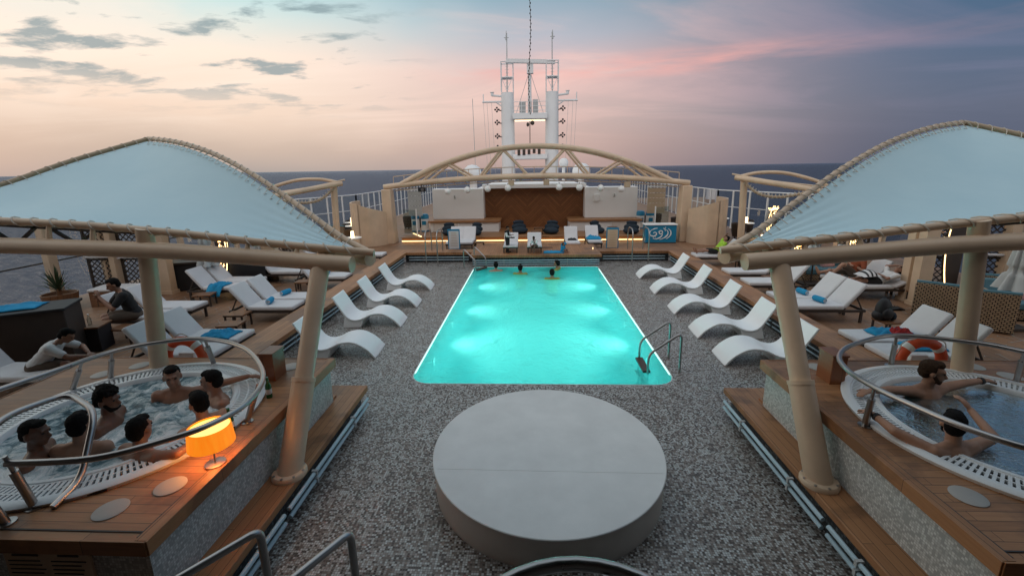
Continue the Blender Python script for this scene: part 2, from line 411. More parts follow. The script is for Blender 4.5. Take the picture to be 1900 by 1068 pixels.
# ------------------------------------------------------------------ sky
w = bpy.data.worlds.new('World'); S.world = w; w.use_nodes = True; nt = w.node_tree
bg = nt.nodes['Background']
g = N(nt, 'ShaderNodeTexCoord').outputs['Generated']
nrm = N(nt, 'ShaderNodeVectorMath', operation='NORMALIZE'); lk(nt, g, nrm.inputs[0]); d = nrm.outputs[0]
x, y, z = sep(nt, d)[:3]
def lin(r, g_, b_):
    f = lambda c: (c/255/12.92) if c/255 <= .04045 else ((c/255+.055)/1.055)**2.4
    return (f(r), f(g_), f(b_))
el = mth(nt, 'ABSOLUTE', z)
# sideways coordinate: -1 far to port (afterglow) .. +1 starboard
hor = mth(nt, 'DIVIDE', x, mth(nt, 'SQRT', mth(nt, 'ADD', mth(nt, 'ADD', mth(nt, 'MULTIPLY', x, x), mth(nt, 'MULTIPLY', y, y)), .0001)))
wob = noise(nt, mapv(nt, d, (2,2,5)), 1.3, 3)
elw = mth(nt, 'ADD', el, mth(nt, 'MULTIPLY_ADD', wob, .08, -.04))
left = ramp(nt, elw, [(0, lin(172,162,156)), (.05, lin(200,180,166)), (.11, lin(240,214,194)), (.20, lin(252,232,214)), (.29, lin(204,226,224)), (.38, lin(158,204,218)), (.6, lin(192,206,212)), (1, lin(200,208,214))])
midc = ramp(nt, elw, [(0, lin(182,156,150)), (.05, lin(196,168,160)), (.11, lin(204,180,174)), (.19, lin(220,188,184)), (.27, lin(180,182,192)), (.36, lin(112,158,178)), (.6, lin(165,188,202)), (1, lin(200,208,214))])
right = ramp(nt, elw, [(0, lin(84,92,112)), (.08, lin(96,104,124)), (.16, lin(88,105,130)), (.24, lin(62,98,127)), (.34, lin(46,90,120)), (.6, lin(120,156,182)), (1, lin(200,208,214))])
a1 = mth(nt, 'MULTIPLY_ADD', hor, 1/.62, .62/.62, clamp=True)          # -0.62 .. 0
a1 = ramp(nt, mth(nt, 'MULTIPLY_ADD', hor, 1.55, .92), [(0, (0,0,0)), (1, (1,1,1))], 'EASE')
a2 = ramp(nt, mth(nt, 'MULTIPLY_ADD', hor, 1.45, -.02), [(0, (0,0,0)), (1, (1,1,1))], 'EASE')
base = mixc(nt, a2, mixc(nt, a1, left, midc), right)
# cloud plane coordinates: clouds lie flat far above, so they thin out towards the horizon
den = mth(nt, 'ADD', el, .10)
cv = N(nt, 'ShaderNodeCombineXYZ'); lk(nt, mth(nt, 'DIVIDE', x, den), cv.inputs[0]); lk(nt, mth(nt, 'DIVIDE', y, den), cv.inputs[1])
p1 = noise(nt, mapv(nt, cv.outputs[0], (.30,.62,1), (0,0,.45)), 1.25, 7, .58, .8)
pk = ramp(nt, p1, [(.42, (0,0,0)), (.66, (1,1,1))], 'EASE')
band = ramp(nt, elw, [(.04, (0,0,0)), (.17, (1,1,1)), (.34, (.75,.75,.75)), (.6, (0,0,0))])
pf = mth(nt, 'MULTIPLY', pk, band)
pink = mixc(nt, a2, mixc(nt, a1, lin(255,238,222), lin(252,206,194)), lin(122,124,150))
base = mixc(nt, mth(nt, 'MULTIPLY', pf, .6), base, pink)
# the glowing streak low over the bow
st = noise(nt, mapv(nt, d, (2.6,2.6,22)), 1.6, 4, .55)
sb = ramp(nt, el, [(.165, (0,0,0)), (.195, (1,1,1)), (.235, (0,0,0))], 'EASE')
sx = ramp(nt, mth(nt, 'MULTIPLY_ADD', hor, .5, .5), [(.36, (0,0,0)), (.47, (.8,.8,.8)), (.66, (1,1,1)), (.80, (.10,.10,.10))], 'EASE')
sf = mth(nt, 'MULTIPLY', mth(nt, 'MULTIPLY', sb, sx), ramp(nt, st, [(.40, (0,0,0)), (.66, (1,1,1))]))
base = mixc(nt, mth(nt, 'MULTIPLY', sf, .9), base, lin(238,172,164))
# small grey clouds against the afterglow
c1 = noise(nt, mapv(nt, cv.outputs[0], (1.0,1.5,1), (0,0,.12)), 2.0, 9, .58, .2)
c2 = noise(nt, mapv(nt, cv.outputs[0], (.22,.3,1)), 1.0, 3)
cm = ramp(nt, mth(nt, 'ADD', c1, mth(nt, 'MULTIPLY_ADD', c2, .5, -.25)), [(.51, (0,0,0)), (.60, (1,1,1))])
cl = ramp(nt, mth(nt, 'MULTIPLY_ADD', hor, .5, .5), [(.28, (1,1,1)), (.42, (0,0,0))], 'EASE')
ce = ramp(nt, el, [(.10, (0,0,0)), (.17, (1,1,1)), (.42, (1,1,1)), (.5, (0,0,0))])
base = mixc(nt, mth(nt, 'MULTIPLY', mth(nt, 'MULTIPLY', cm, mth(nt, 'MULTIPLY', cl, ce)), .8), base, lin(132,152,158))
# the part of the sky astern and overhead, out of the picture, is a neutral grey brightened to light the deck
back = ramp(nt, mth(nt, 'MULTIPLY', y, -1), [(0, (0,0,0)), (.4, (1,1,1))])
hsv = N(nt, 'ShaderNodeMix', data_type='RGBA', blend_type='MULTIPLY'); hsv.inputs[0].default_value = 1; hsv.inputs[6].default_value = (*lin(208,206,206),1); hsv.inputs[7].default_value = (1.45,1.45,1.45,1)
base = mixc(nt, back, base, hsv.outputs[2])
sky = N(nt, 'ShaderNodeTexSky', sky_type='NISHITA'); sky.sun_disc = False; sky.sun_elevation = math.radians(1.0); sky.sun_rotation = math.radians(-62); sky.altitude = 20
tint = N(nt, 'ShaderNodeMix', data_type='RGBA', blend_type='ADD'); tint.inputs[0].default_value = .006
lk(nt, base, tint.inputs[6]); lk(nt, sky.outputs[0], tint.inputs[7])
lk(nt, tint.outputs[2], bg.inputs[0]); bg.inputs[1].default_value = 1.0

ld = bpy.data.lights.new('sun', 'SUN'); lo = bpy.data.objects.new('sun', ld); COL.objects.link(lo)
ld.energy = .3; ld.angle = math.radians(30); ld.color = (1,.74,.52)
sd = Vector((math.sin(math.radians(82)), -math.cos(math.radians(82)), -math.tan(math.radians(9))))   # afterglow on the port bow
lo.rotation_euler = sd.to_track_quat('-Z', 'Y').to_euler()

S.view_settings.view_transform = 'Standard'; S.view_settings.look = 'None'; S.view_settings.exposure = .1; S.view_settings.gamma = 1
S.render.engine = 'CYCLES'; S.cycles.use_denoising = True
S.cycles.max_bounces = 10; S.cycles.transparent_max_bounces = 12; S.cycles.diffuse_bounces = 4; S.cycles.glossy_bounces = 4
S.cycles.sample_clamp_indirect = 4; S.cycles.caustics_reflective = False; S.cycles.caustics_refractive = False

def X(s, dx): return CX + s*dx
# ------------------------------------------------------------------ sea and ship's floor
m = MB()
def seaf(u, v):
    r = 18*(40000/18)**u; a = 2*PI*v; return (r*math.cos(a), r*math.sin(a), -22)
m.grid(seaf, 40, 96); struct('sea', m, M['sea'])

# pool outline (rounded near corners), counter-clockwise
PH, PY0, PY1 = 2.22, 6.6, 15.32
def pool_outline(off=0):
    L = []
    r = .34
    for cx_, cy_, a0 in ((X(1,PH)-r, PY0+r, -90), (X(1,PH)-.12, PY1-.12, 0), (X(-1,PH)+.12, PY1-.12, 90), (X(-1,PH)+r, PY0+r, 180)):
        rr = r if cy_ < 10 else .12
        for k in range(9):
            a = math.radians(a0 + 90*k/8); L.append((cx_+(rr+off)*math.cos(a), cy_+(rr+off)*math.sin(a)))
    return L
def ring_to_rect(inner, x0, x1, y0, y1, z, m):
    c = Vector((sum(p[0] for p in inner)/len(inner), sum(p[1] for p in inner)/len(inner)))
    pts = []
    for p in inner: pts.append((math.atan2(p[1]-c.y, p[0]-c.x), p))
    def hit(a):
        dx, dy = math.cos(a), math.sin(a)
        t = min(((x1 if dx > 0 else x0)-c.x)/dx if abs(dx) > 1e-9 else 1e9, ((y1 if dy > 0 else y0)-c.y)/dy if abs(dy) > 1e-9 else 1e9)
        return (c.x+t*dx, c.y+t*dy)
    n = len(inner); vs = [(p[0], p[1], z) for p in inner] + [(*hit(a), z) for a, _ in pts]
    fs = []
    corners = [(x0,y0),(x1,y0),(x1,y1),(x0,y1)]
    for i in range(n):
        j = (i+1) % n; A, B = vs[n+i], vs[n+j]; ex = None
        for q in corners:
            if (abs(A[0]-q[0]) < 1e-6 or abs(A[1]-q[1]) < 1e-6) and (abs(B[0]-q[0]) < 1e-6 or abs(B[1]-q[1]) < 1e-6) and not (abs(A[0]-B[0]) < 1e-6 or abs(A[1]-B[1]) < 1e-6):
                ex = q
        if ex: vs.append((*ex, z)); fs.append((i, n+i, len(vs)-1, n+j, j))
        else: fs.append((i, n+i, n+j, j))
    m.add(vs, fs); return m
OUT = pool_outline()
m = ring_to_rect(OUT, X(-1,5.3), X(1,5.3), -.6, 16.3, 0, MB()); struct('mosaic_floor', m, M['mosaic'])
# pool shell
m = MB(); n = len(OUT)
m.add([(a,b,0) for a,b in OUT] + [(a,b,-1.5) for a,b in OUT], [(i, n+i, n+(i+1) % n, (i+1) % n) for i in range(n)] + [tuple(range(n, 2*n))])
struct('pool_basin', m, M['pool_tile'])
m = MB(); IN = pool_outline(-.006); m.add([(a,b,-.014) for a,b in IN], [tuple(range(n))]); struct('pool_water', m, M['pool_water'])
m = ring_to_rect(pool_outline(.05), X(-1,4.94), X(1,4.94), -.4, 16.08, .022, MB()); struct('shallow_water', m, M['shallow'])
# pale rounded edge of the pool
m = MB(); m.tube([(a,b,.0) for a,b in pool_outline(.008)], .008, 8, True)
one('pool_edge', m, M['rimwhite'], 'pale rounded tile edge running round the lit swimming pool', 'pool edge')
# glowing strips added for the bright line of the lamplit walls at the waterline
for s in (-1, 1):
    m = MB(); m.box((X(s,PH-.010), (PY0+PY1)/2, -.006), (.020, PY1-PY0-.75, .010))
    one('pool_glow_strip', m, M['pool_led'], 'thin glowing strip added for the bright line at the %s edge of the pool' % ('port' if s < 0 else 'starboard'), 'glow strip', 'glow strips along the pool edges', loc=(X(s,PH),11,0))
# lamps under water
for s in (-1, 1):
    for k, yy in enumerate((8.3, 10.45, 12.7)):
        t = thing('pool_light', 'round white underwater light in the %s pool wall, %s' % ('port' if s < 0 else 'starboard', ('nearest the stage disc', 'middle of three', 'nearest the swimmers')[k]), 'pool light', (X(s, PH-.02), yy, -.40), 0, 'underwater pool lights')
        l = MB().lathe([(.001,0),(.10,0),(.10,.014),(.001,.014)], n=20); o = build('lens', l, M['pool_led'], t); o.rotation_euler = (0, -s*PI/2, 0)
        l = MB().lathe([(.10,0),(.135,0),(.135,.018),(.10,.018)], n=20, cap0=False, cap1=False); o = build('bezel', l, M['steel'], t); o.rotation_euler = (0, -s*PI/2, 0)
        q = bpy.data.lights.new('pool_spot', 'SPOT'); q.energy = 125; q.spot_size = math.radians(130); q.spot_blend = .9; q.color = (1,.93,.80); q.shadow_soft_size = .09
        ob = bpy.data.objects.new('pool_spot', q); COL.objects.link(ob); ob.parent = t; ob.location = (-s*.05, 0, 0); ob.rotation_euler = Vector((-s, 0, -.22)).to_track_quat('-Z', 'Y').to_euler()
for s in (-1, 1):  # unseen teal fill lights added to colour the whole pool
    q = bpy.data.lights.new('pool_fill', 'AREA'); q.shape = 'RECTANGLE'; q.size = 8.0; q.size_y = .25; q.energy = 19; q.color = (.0,.93,1)
    ob = bpy.data.objects.new('pool_fill', q); COL.objects.link(ob); ob.location = (X(s, PH-.06), 10.9, -.55)
    ob.rotation_euler = Matrix(((0, 0, s), (1, 0, 0), (0, s, 0))).to_euler()

# coping: one timber kerb round the whole beach pool
def cop(poly, mm): mm.prism(poly, .30, .40)
m = MB()
for s in (-1, 1):
    P = [(X(s,4.95),5.46),(X(s,5.56),5.46),(X(s,5.56),16.75),(X(s,4.95),16.12)]; cop(P, m)
for P in ([(X(-1,4.95),16.12),(X(-1,5.56),16.75),(X(-1,2.4),16.75),(X(-1,2.4),16.12)], [(X(1,2.4),16.12),(X(1,2.4),16.75),(X(1,5.56),16.75),(X(1,4.95),16.12)],
          [(X(-1,2.4),15.5),(X(1,2.4),15.5),(X(1,2.4),17.7),(X(-1,2.4),17.7)]): cop(P, m)
struct('pool_coping', m, M['teak_y'], bevel=.008)
m = MB()
for s in (-1, 1):
    m.box((X(s,5.28), 10.8, .15), (.44, 10.7, .299))
    m.box((X(s,3.7), 16.46, .15), (2.58, .5, .299))
m.box((CX, 16.6, .15), (4.62, 2.0, .299))
struct('pool_wall', m, M['dark_mosaic'])
def rails(name, segs, label, r=.016):
    t = thing(name, label, 'grab pipe', segs[0][0], 0, 'pale blue pipes along the pool walls')
    for a, b in segs:
        build('pipe', MB().tube([a, b], r, 8), M['pipe'], t, world=True)
        n_ = max(1, int((Vector(b)-Vector(a)).length/1.1))
        a, b = Vector(a), Vector(b)
        for k in range(2): build('bracket', MB().box(a.lerp(b, (k+.5)/2), (.03,r*2.8,r*2.8) if abs(a.x-b.x) > .1 else (r*2.8,.03,r*2.8)), M['grey_cloth'], t, world=True)
    return t
for s in (-1, 1):
    w_ = 'port' if s < 0 else 'starboard'
    sg = []
    for zz in (.10, .20):
        for a, b in ((5.6, 9.0), (9.08, 12.5), (12.58, 16.0)): sg.append(((X(s,4.99), a, zz), (X(s,4.99), b, zz)))
    rails('grab_pipe', sg, 'pale blue pipes on the long pool wall behind the %s wave loungers' % w_)
    rails('grab_pipe', [((X(s,2.55), 16.17, zz), (X(s,4.85), 16.17, zz)) for zz in (.10, .20)], 'pale blue pipes under the far timber kerb, %s corner' % w_)
    sg = []
    for a, b in ((-.5, 1.9), (1.98, 3.5), (3.58, 5.7)):
        for zz, o in ((.14, .05), (.23, .05)): sg.append(((X(s,2.57), a, zz), (X(s,2.57), b, zz)))
    rails('grab_pipe', sg, 'pale blue pipes under the timber step of the %s hot tub' % w_, .022)
sg = [((X(-1,2.3), 15.44, zz), (X(1,2.3), 15.44, zz)) for zz in (.06, .14, .22)]
rails('grab_pipe', sg, 'pale blue pipes below the timber ledge where swimmers gather')

# decks
m = MB()
for s in (-1, 1):
    m.add([(X(s,5.3),4,.1),(X(s,13.2),4,.1),(X(s,13.2),20,.1),(X(s,5.3),20,.1)], [(0,1,2,3)])
    m.add([(X(s,5.3),-.6,.1),(X(s,13.2),-.6,.1),(X(s,13.2),4,.1),(X(s,5.3),4,.1)], [(0,1,2,3)])
m.add([(X(-1,5.3),16.3,.1),(X(1,5.3),16.3,.1),(X(1,5.3),20,.1),(X(-1,5.3),20,.1)], [(0,1,2,3)])
m.add([(X(-1,13.2),20,.1),(X(1,13.2),20,.1),(X(1,10.4),26,.1),(X(1,10.2),48,.1),(X(-1,10.2),48,.1),(X(-1,10.4),26,.1)], [tuple(range(6))])
struct('deck', m, M['deck'])
m = MB()     # the ship's side below the deck edge
E_ = [(13.2,-.6),(13.2,20),(10.4,26),(10.2,48)]
for s in (-1, 1):
    for a, b in zip(E_, E_[1:]):
        m.add([(X(s,a[0]),a[1],.098),(X(s,b[0]),b[1],.098),(X(s,b[0]),b[1],-22),(X(s,a[0]),a[1],-22)], [(0,1,2,3)])
struct('hull_side', m, M['mastwhite'])
# pale star-shaped inlays in the deck boards
m = MB(); rnd = random.Random(3)
def star(cx_, cy_, r):
    for k in range(3):
        a = PI*k/3 + .26; dx, dy = math.cos(a)*r, math.sin(a)*r
        m.box((cx_, cy_, .103+.0006*k), (2*r, .011, .004), a)
        for e in (-1, 1): m.box((cx_+e*dx, cy_+e*dy, .1035), (.08, .013, .004), a+PI/2)
for s in (-1, 1):
    for i in range(5):
        for j in range(13):
            star(X(s, 7.35+i*.78+(j % 2)*.39), 5.4+j*.95, .33)
struct('deck_inlay', m, paint('dull deck inlay', (.34,.30,.27), .6, .1))

# ------------------------------------------------------------------ hot tub terraces
TUBDX, TUBY, TR = 4.45, 3.95, 1.28
for s in (-1, 1):
    w_ = 'port' if s < 0 else 'starboard'
    tc = (X(s,TUBDX), TUBY)
    m = MB()                                        # low timber step
    P = [(X(s,2.62),-.6),(X(s,2.62),5.87),(X(s,3.4),5.87),(X(s,3.4),-.6)]
    m.prism(P, .27, .35)
    st_ = struct('timber_step', m, M['teak_y'], bevel=.006)
    m = MB(); m.box((X(s,3.05), 2.6, .135), (.72, 6.3, .268)); struct('step_riser', m, M['dark_mosaic'])
    m = MB(); m.box((X(s,2.99), 3.4, .362), (.07, 4.3, .022)); struct('step_edging', m, M['teak_y'])
    # plinth wall and its timber top with a round opening
    m = MB()
    x0, x1 = X(s,2.93), X(s,6.3); y0, y1 = 2.5, 5.4
    m.add([(x0,y0,.35),(x0,y1,.35),(x0,y1,.87),(x0,y0,.87),(x1,y0,.1),(x1,y1,.1),(x1,y1,.87),(x1,y0,.87),(x0,y0,.0),(x0,y1,0.)], [(0,1,2,3),(1,5,6,2),(5,4,7,6),(4,0,3,7)])
    struct('terrace_wall', m, M['white_mosaic'])
    m = MB()
    ci = [(tc[0]+(TR-.02)*math.cos(2*PI*k/72), tc[1]+(TR-.02)*math.sin(2*PI*k/72)) for k in range(72)]
    xa, xb = sorted((X(s,2.88), X(s,6.34)))
    ring_to_rect(ci, xa, xb, 2.45, 5.45, .97, m)
    vs = [(xa,2.45),(xb,2.45),(xb,5.45),(xa,5.45)]
    m.add([(a,b,.86) for a,b in vs] + [(a,b,.97) for a,b in vs], [(i,(i+1) % 4,4+(i+1) % 4,4+i) for i in range(4)] + [(0,3,2,1)][:0])
    struct('terrace_top', m, M['teak_x'])
    m = MB()
    for cx_, cy_, sx_, sy_ in ((X(s,2.873), 3.95, .016, 3.016), (X(s,6.348), 3.95, .016, 3.016)): m.box((cx_,cy_,.917), (sx_,sy_,.118))
    m.box((X(s,2.92), 3.95, .974), (.085, 3.0, .008))
    struct('terrace_trim', m, M['teak_y'], bevel=.003)
    m = MB(); m.box(((xa+xb)/2, 2.442, .917), (xb-xa, .016, .118)); m.box(((xa+xb)/2, 5.458, .917), (xb-xa, .016, .118)); struct('terrace_trim', m, M['teak_x'], bevel=.003)
    m = MB(); m.bar((X(s,2.968), 2.48, .973), (X(s,2.955), 5.42, .973), .012, .004); m.bar((xa+.05, 2.53, .974), (xb-.05, 2.53, .974), .012, .004); struct('terrace_seam', m, M['dark'])
    # tub
    t = thing('hot_tub', 'round white hot tub full of foaming water and seven men' if s < 0 else 'round white hot tub with still blue water and two bearded bathers', 'hot tub', (*tc, .97), 0, 'round hot tubs')
    m = MB(); m.lathe([(1.30,.0),(1.31,.03),(1.28,.05),(1.225,.05),(1.215,.028),(1.215,.0)], n=96, cap0=False, cap1=False)
    m.lathe([(1.035,.0),(1.035,.028),(1.02,.046),(.985,.046),(.96,.02),(.95,-.12),(.94,-.35),(.70,-.40),(.68,-.80),(.001,-.82)], n=96, cap0=False, cap1=False)
    build('rim', m, M['rimwhite'], t)
    m = MB(); m.lathe([(1.03,.008),(1.22,.008)], n=96, cap0=False, cap1=False); build('drain_channel', m, M['dark'], t)
    m = MB()
    for k in range(170):
        a = 2*PI*k/170; c, q = math.cos(a), math.sin(a); R = Matrix.Rotation(a, 3, 'Z')
        m.box((1.125*c, 1.125*q, .026), (.19, .023, .02), a)
    for rr in (1.035, 1.125, 1.212): m.lathe([(rr-.007,.014),(rr-.007,.037),(rr+.007,.037),(rr+.007,.014)], n=96, cap0=False, cap1=False)
    build('overflow_grate', m, M['rimwhite'], t, smooth=30)
    if s < 0:
        m = MB(); rr_ = random.Random(5)
        from mathutils import noise as mn
        def wv(u, v):
            a = 2*PI*v; r = .985*u; px, py = tc[0]+r*math.cos(a), tc[1]+r*math.sin(a)
            h = mn.fractal(Vector((px*3.4, py*3.4, 1.3)), 1, 2.1, 5)*.030 + mn.noise(Vector((px*1.6, py*1.6, 4)))*.02
            return (px, py, .972 + 1.7*h*(1-u**8))
        m.grid(wv, 70, 220); struct('tub_water', m, M['foam'], smooth=60)
    else:
        m = MB(); m.lathe([(.001,.972),(.985,.972)], (tc[0],tc[1],0), n=72, cap0=False, cap1=False); struct('tub_water', m, M['tub_clear'])
    # round access covers let into the top
    dl = [(-3.26,2.73),(-3.0,2.99),(-5.57,4.95),(-5.30,5.21),(-3.2,5.2)] if s < 0 else [(3.36,3.03),(5.54,5.29),(5.72,5.03),(3.62,5.25)]
    nm = (['by the near timber edge','beside the glowing lamp','by the far rail posts','behind the white column','beside the timber cabinet'] if s < 0 else ['on the near timber edge','behind the tall column','beside the tall column further outboard','behind the timber cabinet'])
    for (a, b), q in zip(dl, nm):
        m = MB().lathe([(.001,.972),(.115,.972),(.115,.976),(.105,.980),(.001,.980)], (a,b,0), n=32, cap0=False, cap1=False)
        one('access_cover', m, M['cover'], 'round pale access cover in the %s tub deck, %s' % (w_, q), 'cover', 'round access covers', loc=(a,b,.97))
    # timber cabinet at the terrace corner
    t = thing('cabinet', 'upright red brown timber cabinet at the %s tub corner' % w_, 'cabinet', (X(s,3.41), 4.93, .95), 0, 'timber cabinets')
    m = MB(); m.box((0,0,.18), (.17,.25,.36)); build('body', m, M['pedestal'], t, bevel=.006)
    m = MB(); m.box((0,0,.37), (.19,.27,.025)); build('top', m, M['pedestal'], t, bevel=.005)
# printed notice on the port terrace front, and the low step below it
t = thing('notice_board', 'cream printed notice on the front of the port tub terrace', 'notice', (-3.55, 2.49, .62))
m = MB(); m.box((0,0,0), (.66,.016,.44)); build('panel', m, M['cream'], t)
m = MB(); rnd = random.Random(11)
for cxx in (-.16, .17):
    for k in range(9):
        L = .22+rnd.random()*.06; m.box((cxx-.14+L/2, -.011, .13-k*.036), (L,.004,.008))
m.box((-.16,-.011,.18), (.2,.004,.016)); m.box((.17,-.011,.18), (.16,.004,.016))
build('print', m, M['dark'], t)
m = MB(); m.box((-5.2, 2.05, .55), (2.0, .8, .1)); m.box((-5.2, 2.08, .3), (1.9, .7, .42)); one('terrace_step', m, M['teak_x'], 'teak step up to the port hot tub beside the notice', 'step', loc=(-5.2,2.05,.1), bevel=.01)

# ------------------------------------------------------------------ round stage disc
t = thing('stage_disc', 'low round grey-topped stage disc on the mosaic in front of the pool', 'stage disc', (.17, 4.46, 0))
m = MB().lathe([(1.295,.338),(1.307,.344),(1.307,.352),(1.30,.358),(.001,.358)], n=128, cap0=False, cap1=False); build('top', m, M['stage_top'], t)
m = MB().lathe([(1.285,.0),(1.285,.335),(1.292,.338)], n=128, cap0=False, cap1=False); build('side', m, M['stage_side'], t)
m = MB(); m.bar((-1.20,-.42,.3588), (1.22,-.44,.3588), .0025, .002); build('seam', m, M['stage_top'], t)

# ------------------------------------------------------------------ deckhouse the picture is taken from
m = MB(); m.box((0, -1.0, 6), (27, .5, 12.0)); m.box((0, .8, 5.0), (27, 3.6, .25))  # unseen overhang lengthened to darken the foreground
tag(struct('deckhouse', m, M['dark']), 'dark glazed deckhouse wall behind the viewpoint, unseen roof added to shade the foreground', 'deckhouse')
# ------------------------------------------------------------------ tensile canopies beside the pool
def rope_loops(path, r, step, m, inward, reach=.16, rr=.009):
    """one rope wound round a tube, reaching to an eyelet in the cloth at every turn"""
    P = [Vector(p) for p in path]; D = [0]
    for a, b in zip(P, P[1:]): D.append(D[-1]+(b-a).length)
    turns = int(D[-1]/step); out = []; K = 12; i = 0
    for k in range(turns*K+1):
        dist = min(k/K*step, D[-1]-1e-4)
        while D[i+1] < dist: i += 1
        t_ = (dist-D[i])/(D[i+1]-D[i]); c = P[i].lerp(P[i+1], t_); dd = (P[i+1]-P[i]).normalized()
        v = inward(c); v = (v-dd*v.dot(dd)).normalized(); w_ = dd.cross(v); th = 2*PI*(k % K)/K
        rho = r+.004+(reach-r)*max(0, math.cos(th))**9
        out.append(c+(v*math.cos(th)+w_*math.sin(th))*rho)
    m.tube(out, rr, 5)
for s in (-1, 1):
    w_ = 'port' if s < 0 else 'starboard'
    t = thing('tensile_canopy', 'white tensile sail laced to cream tubes over the %s hot tub' % w_, 'canopy', (X(s,4.9), 5, .1), 0, 'big canopies over the hot tubs')
    Wp = lambda L: [(X(s,a), b, c) for a, b, c in L]
    near = catmull(Wp([(2.04,5.05,2.53),(2.68,5.0,2.605),(3.42,5,2.68),(4.15,5,2.77),(4.72,5,2.83),(5.55,5,2.905),(6.6,5,2.97),(7.8,5.0,3.02),(8.8,5.0,3.04)]), 6)
    far = catmull(Wp([(2.08,5.05,2.53),(2.58,5.35,2.70),(3.36,5.83,3.07),(4.18,6.3,3.45),(5.09,6.77,3.79),(5.97,7.18,4.0),(6.72,7.5,4.09)]), 6)
    out = catmull(Wp([(6.72,7.5,4.09),(7.5,6.9,3.74),(8.06,6.2,3.36),(8.5,5.6,3.15),(8.8,5.0,3.04)]), 6)
    build('edge_tube', MB().tube(near, .044, 12), M['cream'], t, world=True)
    build('edge_tube', MB().tube(far, .036, 12), M['cream'], t, world=True)
    build('edge_tube', MB().tube(out, .036, 12), M['cream_dark'], t, world=True)  # shade put into this tube's colour as a darker cream
    beam = catmull(Wp([(2.27,4.93,2.415),(3.28,4.95,2.49),(4.55,4.95,2.59),(5.7,4.95,2.64),(7,4.95,2.68),(9.2,4.95,2.69)]), 5)
    b_ = build('main_beam', MB().tube(beam, .098, 20), M['cream'], t, world=True)
    fb = Wp([(2.12,5.12,2.44),(4.5,6.35,2.62),(7.5,7.6,2.72)])
    build('rear_beam', MB().tube(catmull(fb, 5), .09, 18), M['cream'], t, world=True)
    for a, z0, z1 in ((2.95,2.56,2.62),(3.55,2.6,2.68),(5.45,2.72,2.88),(6.0,2.73,2.92),(7.2,2.75,2.98)): build('strut', MB().tube(Wp([(a,4.96,z0-.03),(a-.01,4.99,z1)]), .03, 8, radii=[.032,.022]), M['cream'], t, world=True)
    # uprights
    m = MB(); m.tube(Wp([(5.10,5.13,.97),(4.80,5.0,2.86)]), .1, 24, radii=[.100,.092]); build('column', m, M['cream'], t, world=True)
    m = MB(); a, b = Vector(Wp([(2.74,3.93,.35)])[0]), Vector(Wp([(2.67,4.95,2.38)])[0])
    m.tube([a, a+(b-a)*.43], .12, 24, radii=[.124,.120]); m.tube([a+(b-a)*.42, a+(b-a)*.44], .127, 24)
    m.tube([a+(b-a)*.42, b], .1, 24, radii=[.098,.106]); build('raking_leg', m, M['cream'], t, world=True)
    m = MB(); m.lathe([(.175,0),(.175,.03),(.16,.05),(.10,.055)], tuple(a), 28); lc = build('leg_collar', m, M['cream'], t, world=True)
    for k in range(8): build('bolt', MB().lathe([(.001,0),(.014,0),(.014,.012),(.001,.014)], (a.x+.150*math.cos(k*PI/4), a.y+.150*math.sin(k*PI/4), a.z+.045), 6, cap0=False, cap1=False), M['steel'], lc, world=True)
    m = MB(); m.tube(Wp([(2.66,5.02,2.34),(2.64,5.1,2.58)]), .10, 20); build('leg_cap', m, M['cream'], t, world=True)
    # cloth between the near tube and the two far tubes
    ff = [Vector(p) for p in far] + [Vector(p) for p in out[1:]]; nn = [Vector(p) for p in near]
    def at(L, u):
        q = u*(len(L)-1); i = min(int(q), len(L)-2); return L[i].lerp(L[i+1], q-i)
    def cloth(u, v):
        u2 = .055 + u*.90
        un = u2**.95; A, B = at(nn, un), at(ff, u2)
        L = (B-A).length; g = min(.45, .085/max(L, .01)); v2 = g + v*(1-2*g)
        p = A.lerp(B, v2)
        p.z -= .16*4*v2*(1-v2)*min(1, L/2.0)
        # fan of creases from the low tip
        p.z += .014*math.sin(v2*46)*max(0, 1-u2*3.2)*min(1, u2*9)
        return p
    m = MB(); m.grid(cloth, 72, 36)
    o = build('sail', m, M['sail'], t, world=True, smooth=70)
    so = o.modifiers.new('thick', 'SOLIDIFY'); so.thickness = .006
    cen = Vector((X(s,5.4), 5.8, 3.2))
    m = MB(); rope_loops(near[2:], .044, .24, m, lambda c: (Vector((c.x, c.y+1, c.z+.25))-c).normalized(), .12, .0095)
    build('rope', m, M['rope'], t, world=True); m = MB()
    rope_loops(far[4:], .036, .16, m, lambda c: (cen-c).normalized(), .16, .0055)
    build('rope', m, M['rope'], t, world=True); m = MB()
    rope_loops(out, .036, .17, m, lambda c: (cen-c).normalized(), .14, .0055)
    build('rope', m, M['rope'], t, world=True)
    for vv in (): build('cloth_seam', MB().tube([cloth(k/40, vv)+Vector((0,-.004,.006)) for k in range(2, 38)], .0022, 6), M['sail'], t, world=True)
    # dark lattice brace behind the beam, outboard of the column
    m = MB()
    xs = [5.6+.42*k for k in range(8)]
    for i, a in enumerate(xs[:-1]):
        z0, z1 = 2.62, 2.88+.02*i
        p, q = (xs[i], z0 if i % 2 else z1), (xs[i+1], z1 if i % 2 else z0)
        m.bar((X(s,p[0]),5.3,p[1]), (X(s,q[0]),5.3,q[1]), .04, .03)
    m.bar((X(s,5.2),5.3,2.60), (X(s,8.8),5.3,2.62), .10, .03); m.bar((X(s,5.2),5.3,2.76), (X(s,8.8),5.3,3.0), .04, .03)
    build('lattice_brace', m, M['dark'], t, world=True)

